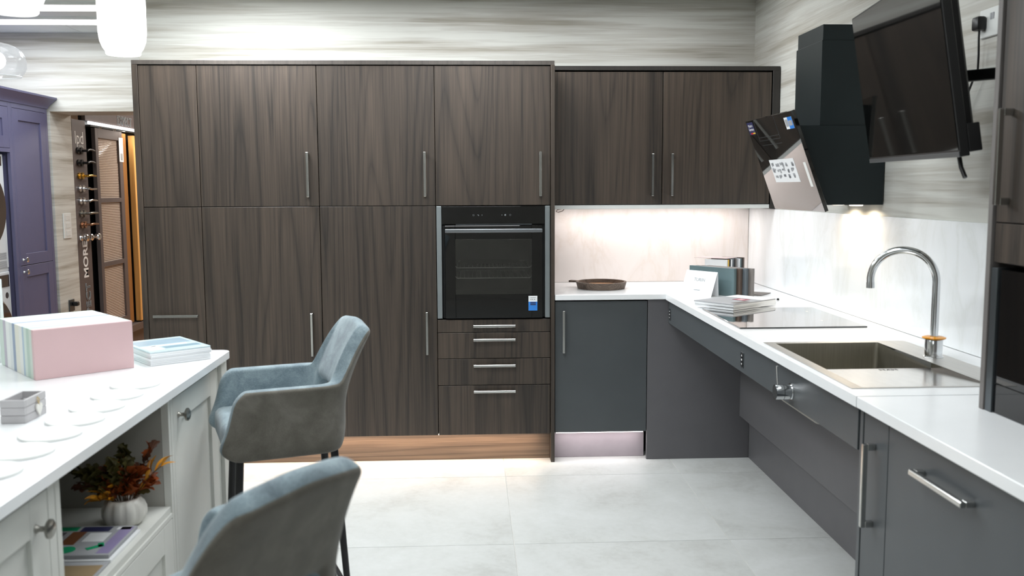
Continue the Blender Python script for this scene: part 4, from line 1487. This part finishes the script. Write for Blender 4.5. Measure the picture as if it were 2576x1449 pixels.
# row of thin round discs along the edge
for k, y in enumerate([-3.045, -2.905, -2.765, -2.632, -2.502, -2.368, -2.235]):
    mb = MB(); mb.lathe((-.94, y, IZ + .0003), [(.0, 0), (.0655, 0), (.066, .001), (.066, .0045), (.065, .0055), (.0, .0055)], 40)
    lb = ['nearest', 'second nearest', 'third', 'middle', 'fifth', 'second farthest', 'farthest'][k]
    mb.build('round_sample_disc', 'white_board', None, 'thin white round disc on the island edge, %s of the row' % lb, 'disc', 'thin round discs along the island edge', smooth=40)
mb = MB(); mb.box(-1.70, -1.4835, -1.852, -1.838, IZ + .0004, 1.176, .001)
mb.build('sign_stand', 'acrylic', None, 'white upright sign holder at the left edge, behind the sample boards', 'sign')

# ================================================================== CHAIRS
def interp(x, xs_, ys_):
    for a, b, c, d_ in zip(xs_, xs_[1:], ys_, ys_[1:]):
        if x <= b:
            return c + (d_ - c) * (x - a) / (b - a)
    return ys_[-1]


def make_chair(loc, yaw, label):
    """bar chair; local +x is the way it faces, z up, origin on the floor"""
    t = thing('bar_chair', loc, label, 'chair', 'upholstered bar chairs at the island', yaw)
    ZB, ZA, ZTOPC = .669, .882, 1.027
    W2, XB, RC = .206, -.158, .088          # outer half width, back plane, corner radius
    FZ = [.676, .690, .703, .722, .775, .830, .860, .882]
    FXs = [.185, .212, .224, .221, .197, .184, .174, .145]
    VV = [0, .08, .19, .32, .46, .60, .74, .86, .94, 1]
    NV = len(VV)
    # plan path of the outer shell, from the front of one arm round the back to the other
    path = [('arm', k / 8) for k in range(9)]
    path += [('corner', k / 8) for k in range(1, 9)]
    path += [('back', k / 4) for k in range(1, 5)]
    nu = len(path) * 2 - 1
    bm = bmesh.new()
    half = []
    for (kind, q) in path:
        col = []
        rise = 0 if kind == 'arm' else 1 if kind == 'back' else max(0, min(1, (q - .48) / .42))
        rise = rise * rise * (3 - 2 * rise)
        zt = ZA + (ZTOPC - ZA) * rise
        if kind == 'back':
            zt += .010 * q
        for v in VV:
            z = ZB + (zt - ZB) * v
            lean = max(0, z - .83)
            if kind == 'arm':
                xf = interp(z, FZ, FXs)
                px, py = xf + (XB + RC - xf) * q, W2
            elif kind == 'corner':
                a = PI / 2 * q
                px, py = XB + RC - RC * math.sin(a), W2 - RC + RC * math.cos(a)
            else:
                px, py = XB, (W2 - RC) * (1 - q)
            b = 0 if kind == 'arm' else q if kind == 'corner' else 1
            px -= b * (.33 * lean + .7 * lean * lean)
            py *= 1 + .08 * (z - ZB)
            tuck = max(0, .2 - v) / .2
            px += tuck * tuck * .02 * b
            py *= 1 - .07 * tuck * tuck
            col.append((px, py, z))
        half.append(col)
    cols_ = half + [[(x, -y, z) for (x, y, z) in c] for c in reversed(half[:-1])]
    kinds = [k for k, q in path] + [k for k, q in reversed(path[:-1])]
    grid = [[bm.verts.new(p) for p in c] for c in cols_]
    for i in range(nu - 1):
        for j in range(NV - 1):
            if 'back' in (kinds[i], kinds[i + 1]) and kinds[i] != 'arm' and 2 <= j <= 3:       # slot in the lower back
                continue
            bm.faces.new((grid[i][j], grid[i + 1][j], grid[i + 1][j + 1], grid[i][j + 1]))
    bmesh.ops.recalc_face_normals(bm, faces=bm.faces)
    f = min(bm.faces, key=lambda q: q.calc_center_median().x)
    if f.normal.x > 0:
        bmesh.ops.reverse_faces(bm, faces=bm.faces)
    me = bpy.data.meshes.new('shell')
    bm.to_mesh(me); bm.free()
    me.materials.append(M['fab_out']); me.materials.append(M['fab_in'])
    o = bpy.data.objects.new('shell', me); COL.objects.link(o); o.parent = t
    so_ = o.modifiers.new('thickness', 'SOLIDIFY'); so_.thickness = .047; so_.offset = -1; so_.material_offset = 1; so_.material_offset_rim = 1; so_.use_even_offset = False
    sb = o.modifiers.new('round', 'SUBSURF'); sb.levels = 2; sb.render_levels = 2
    for p in me.polygons: p.use_smooth = True
    # seat cushion
    mb = MB(); mb.box(-.12, .203, -.163, .163, .680, .765, .027, 3)
    for v in mb.bm.verts:
        if v.co.z > .74: v.co.z += .012 * (1 - (v.co.y / .18) ** 2)
        if v.co.x > .2: v.co.y *= .97
    mb.build('seat', 'fab_in', t, local=True, smooth=60)
    mb = MB(); mb.box(-.10, .16, -.145, .145, .672, .690, .008, 2); mb.build('underside', 'fab_out', t, local=True)
    # trim seam along the top edge of the shell
    pts = [grid_co for grid_co in []]
    for sx_ in (-1, 1):
        for sy_ in (-1, 1):
            top = Vector((.14 * sx_ + .012, .085 * sy_, .672)); bot = Vector((.18 * sx_ + .012, .13 * sy_, 0))
            mb = MB(); mb.cone(bot, top, .009, .0125, 14)
            mb.build('leg', 'leg', t, local=True, smooth=40)
    mb = MB(); mb.box(-.145, .165, -.10, .10, .664, .674, .002); mb.build('leg_plate', 'leg', t, local=True)
    def at(sx_, sy_, z): 
        q = 1 - z / .668
        return Vector((sx_ * (.14 + .04 * q) + .012, sy_ * (.085 + .045 * q), z))
    mb = MB()
    mb.cyl(at(1, -1, .21), at(1, 1, .21), .008, 12); mb.cyl(at(-1, -1, .21), at(-1, 1, .21), .008, 12)
    mb.cyl(at(1, -1, .21), at(-1, -1, .21), .008, 12); mb.cyl(at(1, 1, .21), at(-1, 1, .21), .008, 12)
    mb.build('footrest', 'leg', t, local=True, smooth=40)
    return t
CH1 = ((-.574, -1.981, 0), math.radians(200))
CH2 = ((-.440, -3.405, 0), math.radians(148))
make_chair(*CH1, 'blue grey and taupe upholstered bar chair, side on, at the far end of the island')
make_chair(*CH2, 'nearest upholstered bar chair, seen from behind, cut off by the bottom edge of the photo')

# ================================================================== BLUE BANK AND LAUNDRY
BXF = -2.95
def blue_unit(y0, y1, label, doors, cornice_end):
    t = thing('tall_cabinet', (-3.25, (y0 + y1) / 2, 0), label, 'cabinet', 'blue painted tall units')
    mb = MB()
    mb.box(-3.55, BXF - .021, y0 + .001, y0 + .019, 0, 2.02); mb.box(-3.55, BXF - .021, y1 - .019, y1 - .001, 0, 2.02)
    mb.box(-3.55, BXF - .021, y0 + .019, y1 - .019, 2.0, 2.02); mb.box(-3.55, -3.535, y0 + .019, y1 - .019, 0, 2.0)
    mb.build('carcass', 'blue', t)
    return t
t = blue_unit(1.385, 1.905, 'blue painted tall cabinet with framed doors and round knobs, beside the doorway', None, True)
mb = MB()
mb.box(BXF - .021, BXF, 1.386, 1.400, 0, 2.02, .0008); mb.box(BXF - .021, BXF, 1.872, 1.905, 0, 2.02, .0008)
mb.box(BXF - .021, BXF, 1.400, 1.872, 1.990, 2.02, .0008); mb.box(BXF - .021, BXF, 1.400, 1.872, 0, .1, .0008)
mb.build('face_frame', 'blue', t)
d = shaker(t, 1.400, 1.872, .958, 1.990, BXF, 'blue'); round_knob(d, BXF, 1.435, .998, .017, 'chrome')
d = shaker(t, 1.400, 1.872, .1, .958, BXF, 'blue'); round_knob(d, BXF, 1.435, .917, .017, 'chrome')
t = blue_unit(.70, 1.384, 'blue painted tall housing around the stacked laundry machines, at the left edge', None, False)
mb = MB()
mb.box(BXF - .021, BXF, .701, .745, 0, 2.02, .0008); mb.box(BXF - .021, BXF, 1.345, 1.384, 0, 2.02, .0008)
mb.box(BXF - .021, BXF, .745, 1.345, 1.990, 2.02, .0008); mb.box(BXF - .021, BXF, .745, 1.345, 1.70, 1.725, .0008)
mb.build('face_frame', 'blue', t)
shaker(t, .745, 1.345, 1.725, 1.990, BXF, 'blue')
mb = MB(); mb.box(-3.55, BXF - .022, .72, 1.364, 1.70, 1.716); mb.build('shelf', 'blue', t)
# cornice with a flared profile and a mitred return at the doorway end
mb = MB()
prof = [(0, 2.02), (.008, 2.022), (.010, 2.034), (.022, 2.05), (.042, 2.072), (.058, 2.088), (.060, 2.100), (-.02, 2.100)]
ring = []
for (o_, z) in prof:
    ring.append([Vector((BXF + o_, .4, z)), Vector((BXF + o_, 1.905 + max(0, o_) * .65, z)), Vector((-3.3, 1.905 + max(0, o_) * .65, z))])
rows = [[mb.bm.verts.new(p) for p in r_] for r_ in ring]
for a, b in zip(rows, rows[1:]):
    for k in range(2): mb.bm.faces.new((a[k], a[k + 1], b[k + 1], b[k]))
mb.build('cornice', 'blue', None, 'flared blue cornice running along the top of the blue tall units', 'cornice', smooth=30)

def laundry(name, z0, z1, label):
    t = thing(name, (-3.25, 1.0, z0), label, name.replace('_', ' '))
    mb = MB(); mb.box(-3.5, -2.985, .715, 1.315, z0, z1, .006, 2); mb.build('casing', 'enamel', t)
    return t
dr_ = laundry('tumble_dryer', .957, 1.688, 'white tumble dryer on top of the washing machine, in the blue housing')
mb = MB(); mb.box(-2.9855, -2.981, .95, 1.285, 1.612, 1.672, .001); mb.build('display', 'mirror_brown', dr_)
mb = MB(); mb.lathe((-2.985, 1.01, 1.345), [(.0, .0), (.262, .0), (.262, .018), (.248, .030), (.0, .030)], 48, axis='x'); dd = mb.build('door', 'mirror_brown', dr_, smooth=40)
mb = MB(); mb.lathe((-2.985, 1.01, 1.345), [(.262, .0), (.268, .0), (.268, .016), (.262, .018)], 48, axis='x'); mb.build('door_ring', 'chrome', dd, smooth=40)
mb = MB()
for k in range(7): mb.box(-2.9853, -2.9838, 1.08, 1.285, 1.058 - k * .0065 - .0035, 1.058 - k * .0065)
for k in range(7): mb.box(-2.9853, -2.9838, 1.08, 1.285, 1.005 - k * .0065 - .0035, 1.005 - k * .0065)
mb.build('vent_slots', 'paper_grey', dr_)
wm = laundry('washing_machine', .08, .935, 'white washing machine under the dryer, mostly behind the sample boards')
mb = MB(); mb.box(-2.9855, -2.981, 1.16, 1.295, .838, .915, .001); mb.build('display', 'mirror_brown', wm)
mb = MB(); mb.cyl((-2.985, 1.13, .875), (-2.965, 1.13, .875), .034, 24); mb.build('dial', 'steel_dark', wm, smooth=40)
mb = MB(); mb.lathe((-2.985, 1.03, .545), [(.0, .0), (.245, .0), (.245, .02), (.23, .035), (.0, .035)], 48, axis='x'); dd = mb.build('door', 'mirror_brown', wm, smooth=40)
mb = MB(); mb.lathe((-2.985, 1.03, .545), [(.245, .0), (.253, .0), (.253, .018), (.245, .02)], 48, axis='x'); mb.build('door_ring', 'chrome', dd, smooth=40)
mb = MB(); mb.lathe((-2.985, 1.262, .782), [(.016, .0), (.020, .0), (.020, .001), (.016, .001)], 24, axis='x'); mb.build('badge_ring', 'text_dark', wm)
mb = MB(); mb.box(-3.5, -2.99, .715, 1.315, .936, .9565, .002)
mb.build('stacking_shelf', 'enamel', None, 'white stacking shelf between dryer and washing machine', 'shelf')

# sockets on the doorway reveal
so = thing('wall_socket', (-2.95, 2.13, 1.105), 'tall white triple switch plate on the doorway reveal', 'socket')
mb = MB(); mb.box(-2.9495, -2.942, 2.067, 2.192, 1.105, 1.287, .001); mb.build('plate', 'white_plastic', so)
for k in range(3):
    mb = MB(); mb.box(-2.942, -2.940, 2.095, 2.165, 1.122 + k * .057, 1.160 + k * .057, .001); mb.build('module', 'white_board', so)
so = thing('wall_socket', (-2.95, 2.14, .56), 'black socket low on the doorway reveal', 'socket')
mb = MB(); mb.box(-2.9495, -2.942, 2.086, 2.172, .565, .651, .001); mb.build('plate', 'steel_dark', so)
mb = MB(); mb.box(-2.9418, -2.905, 2.13, 2.175, .600, .632, .006); mb.build('plug', 'black_plastic', None, 'black plug in the low black socket on the reveal', 'plug')

# ================================================================== DOOR DISPLAY BEYOND THE OPENING
DX = -2.95
bd = thing('handle_board', (DX, 2.43, .1), 'tall taupe display board with white lettering and door handles', 'display board')
mb = MB(); mb.box(DX - .03, DX, 2.306, 2.555, .05, 1.985, .001); mb.build('board', 'display_grey', bd)
text_obj('logo', 'lpd', .135, 'text_white', (DX + .001, 2.425, 1.845), (0, 1, 0), (0, 0, 1), bd, depth=.0006)
text_obj('logo_text', 'DOORS', .028, 'text_white', (DX + .001, 2.455, 1.785), (0, 1, 0), (0, 0, 1), bd, depth=.0004)
text_obj('lettering', 'MORE', .118, 'text_white', (DX + .001, 2.435, .925), (0, 0, 1), (0, -1, 0), bd, depth=.0006, bold=True, sx=.9)
text_obj('lettering', 'EXPECT', .118, 'text_grey', (DX + .002, 2.45, .555), (0, 0, 1), (0, -1, 0), bd, outline=True, sx=.9)
mb = MB(); mb.box(DX - .05, DX - .031, 2.55, 4.4, .02, 2.4); mb.build('display_backdrop', 'black', None, 'black backing of the sliding door display', 'panel')
LV = [(1.753, 'black_plastic', 'black'), (1.661, 'black_plastic', 'matt black'), (1.563, 'gold', 'brass'), (1.468, 'chrome', 'chrome'), (1.373, 'chrome', 'polished chrome'), (1.278, 'knob', 'satin nickel'),
      (1.192, 'copper', 'copper coloured')]
lbs = ['black lever door handle, topmost on the display board', 'black lever door handle, second from the top of the board', 'brass lever door handle on the display board',
       'chrome straight lever handle right below the brass one', 'chrome wavy lever handle, fifth from the top of the board', 'satin nickel lever handle above the copper one', 'copper coloured lever handle on the display board']
for k, (z, mt, cn) in enumerate(LV):
    t = thing('lever_handle', (DX, 2.42, z), lbs[k], 'door handle', 'door handles on the display board')
    mb = MB(); mb.cyl((DX + .0005, 2.385, z), (DX + .010, 2.385, z), .025, 20); mb.cyl((DX + .010, 2.385, z), (DX + .03, 2.385, z), .009, 12); mb.build('rose', mt, t, smooth=40)
    mb = MB(); mb.cyl((DX + .0005, 2.445, z), (DX + .012, 2.445, z), .026, 20); mb.cyl((DX + .012, 2.445, z), (DX + .055, 2.445, z), .010, 12); mb.build('neck', mt, t, smooth=40)
    bendz = [.010, .010, .003, -.006, .006, .002, .004][k]
    pts = [(DX + .05, 2.44, z), (DX + .056, 2.47, z + bendz), (DX + .056, 2.52, z + bendz * .8), (DX + .054, 2.575, z + (-.004 if k in (3,) else bendz * .2))]
    mb = MB(); mb.tube(pts, .008, 10, radii=[.010, .009, .008, .0065]); mb.build('lever', mt, t, smooth=50)
t = thing('door_knob', (DX, 2.42, 1.094), 'round chrome door knob at the bottom of the handle row', 'door handle', 'door handles on the display board')
for y in (2.37, 2.455):
    mb = MB(); mb.lathe((DX + .0005, y, 1.094), [(.0, 0), (.026, 0), (.024, .008), (.009, .014), (.009, .03), (.022, .038), (.026, .05), (.018, .058), (.0, .06)], 24, axis='x'); mb.build('knob', 'chrome', t, smooth=40)
mb = MB(); mb.cyl((DX + .055, 2.455, 1.094), (DX + .058, 2.555, 1.094), .006, 10); mb.lathe((DX + .03, 2.565, 1.094), [(.0, 0), (.02, .0), (.028, .012), (.028, .03), (.02, .04), (.0, .042)], 24, axis='x'); mb.build('stem_knob', 'chrome', t, smooth=40)

hdp = thing('display_header', (DX, 3.3, 1.99), 'taupe header board with lettering above the sliding doors', 'display board')
mb = MB(); mb.box(DX - .03, DX + .0, 2.56, 4.4, 1.992, 2.32, .001); mb.build('board', 'display_grey', hdp)
text_obj('lettering', 'EXPECT', .105, 'text_grey', (DX + .002, 3.385, 2.035), (0, 1, 0), (0, 0, 1), hdp, outline=True, sx=.92)
text_obj('lettering', 'MORE', .105, 'text_white', (DX + .001, 3.78, 2.035), (0, 1, 0), (0, 0, 1), hdp, depth=.0006, bold=True, sx=.92)
mb = MB(); mb.box(DX + .0005, DX + .012, 2.60, 4.3, 1.966, 1.986, .001); mb.build('light_strip', 'led', hdp)
mb = MB(); mb.box(DX - .03, DX + .03, 2.58, 4.3, 1.945, 1.958, .001); mb.build('track', 'steel_dark', hdp)
mb = MB(); mb.box(DX - .03, DX + .06, 2.56, 4.4, .24, .30, .002); mb.box(DX - .03, DX + .02, 2.56, 4.4, 0, .239); mb.build('display_rail', 'display_grey', None, 'low taupe rail under the sliding doors of the display', 'rail')
gdoor = thing('sliding_door', (DX, 2.93, .31), 'grey framed sliding door with three panes of reeded glass', 'door')
gy0, gy1, gz0, gz1 = 2.66, 3.225, .312, 1.940
mb = MB()
mb.box(DX, DX + .03, gy0, gy0 + .055, gz0, gz1, .001); mb.box(DX, DX + .03, gy1 - .075, gy1, gz0, gz1, .001)
mb.box(DX, DX + .03, gy0 + .055, gy1 - .075, gz1 - .075, gz1, .001); mb.box(DX, DX + .03, gy0 + .055, gy1 - .075, gz0, gz0 + .08, .001)
mb.box(DX, DX + .03, gy0 + .055, gy1 - .075, 1.355, 1.390, .001); mb.box(DX, DX + .03, gy0 + .055, gy1 - .075, .842, .878, .001)
mb.build('frame', 'display_grey', gdoor)
for (a, b) in ((gz0 + .08, .842), (.878, 1.355), (1.39, gz1 - .075)):
    mb = MB(); mb.box(DX + .008, DX + .016, gy0 + .053, gy1 - .073, a - .002, b + .002); mb.build('pane', 'ribbed', gdoor)
for y in (2.78, 3.08):
    mb = MB(); mb.cyl((DX + .015, y, 1.94), (DX + .015, y, 1.957), .02, 14); mb.build('hanger', 'chrome', gdoor)
def hang_tag(y, z, label, x=DX + .032):
    t = thing('price_tag', (x, y, z), label, 'tag', 'white tags on the sliding doors')
    mb = MB(); mb.box(x, x + .0012, y - .045, y + .045, z, z + .20); mb.build('card', 'paper', t)
    mb = MB(); mb.box(x + .0012, x + .0016, y - .02, y + .03, z + .012, z + .07); mb.build('print', 'text_grey', t)
hang_tag(3.19, 1.69, 'white hanging tag on the reeded glass door')
mb = MB(); mb.box(DX - .02, DX + .022, 3.24, 3.335, .312, 1.93, .002)
mb.build('sliding_door', 'oak_dark', None, 'dark oak sliding door edge between glass door and pale oak door', 'door', 'oak sliding doors')
mb = MB(); mb.box(DX + .015, DX + .06, 3.405, 3.475, .312, 1.92, .002); mb.box(DX + .021, DX + .055, 3.475, 3.9, .312, 1.92, .002)
mb.build('sliding_door', 'oak', None, 'pale oak sliding door next to the tall walnut units', 'door', 'oak sliding doors')
hang_tag(3.50, 1.66, 'white hanging tag on the pale oak sliding door', DX + .062)

# ================================================================== PENDANT LAMPS
def opal_pendant(x, y, zb_, r, h, label):
    t = thing('pendant_lamp', (x, y, zb_), label, 'lamp', 'lit white pendant lamps over the island')
    s = r / .076
    prof = [(.0, .0), (.052 * s, .0), (.055 * s, .003), (.055 * s, .009), (.063 * s, .018), (.0715 * s, .036), (.0752 * s, .062), (.075 * s, .11), (.076 * s, .135), (.074 * s, .165), (.066 * s, .20), (.05 * s, .225), (.026 * s, .238), (.0, .24)]
    mb = MB(); mb.lathe((x, y, zb_), [(a, b * h / .24) for a, b in prof], 40); sh = mb.build('shade', 'opal', t, smooth=40)
    mb = MB(); mb.cyl((x, y, zb_ + h - .002), (x, y, zb_ + h + .05), .018, 16); mb.build('lamp_holder', 'chrome', t, smooth=40)
    mb = MB(); mb.cyl((x, y, zb_ + h + .05), (x, y, CEIL_Z - .03), .0025, 8); mb.build('cable', 'black_plastic', t)
    mb = MB(); mb.cyl((x, y, CEIL_Z - .03), (x, y, CEIL_Z - .0005), .05, 24); mb.build('ceiling_rose', 'chrome', t, smooth=40)
    return t
opal_pendant(-1.030, -1.95, 1.857, .0685, .26, 'large lit white glass pendant lamp hanging in front of the far wall')
opal_pendant(-1.030, -2.62, 1.857, .0685, .26, 'lit white pendant lamp cut off by the top left corner')
gx, gy, gz = -1.574, -1.60, 1.835
t = thing('pendant_lamp', (gx, gy, gz), 'clear glass dome pendant lamp at the left edge', 'lamp')
mb = MB()
op, ip = [], []
for k in range(13):
    a = PI / 2 * k / 12
    op.append((.092 * math.cos(a) ** .8 if k else .092, .045 + .065 * math.sin(a)))
prof = [(.074, .0), (.084, .012), (.0905, .028)] + op[:-1] + [(.012, .1095)]
rings = []
for (r_, h_) in prof:
    rings.append([mb.bm.verts.new((gx + r_ * math.cos(2 * PI * k / 40), gy + r_ * math.sin(2 * PI * k / 40), gz + h_)) for k in range(40)])
for a, b in zip(rings, rings[1:]):
    for k in range(40): mb.bm.faces.new((a[k], a[(k + 1) % 40], b[(k + 1) % 40], b[k]))
mb.build('shade', 'dome_glass', t, smooth='all')
mb = MB(); mb.tube([(gx + .074 * math.cos(2 * PI * k / 40), gy + .074 * math.sin(2 * PI * k / 40), gz) for k in range(40)], .0015, 6, closed=True); mb.build('rim', 'enamel', t)
mb = MB(); mb.sphere((gx, gy, gz + .052), .03); mb.build('bulb', 'opal', t, smooth='all')
mb = MB(); mb.cyl((gx, gy, gz + .08), (gx, gy, gz + .15), .015, 16); mb.build('lamp_holder', 'chrome', t, smooth=40)
mb = MB(); mb.cyl((gx, gy, gz + .15), (gx, gy, CEIL_Z - .03), .0025, 8); mb.build('cable', 'black_plastic', t)
mb = MB(); mb.cyl((gx, gy, CEIL_Z - .03), (gx, gy, CEIL_Z - .0005), .05, 24); mb.build('ceiling_rose', 'chrome', t, smooth=40)
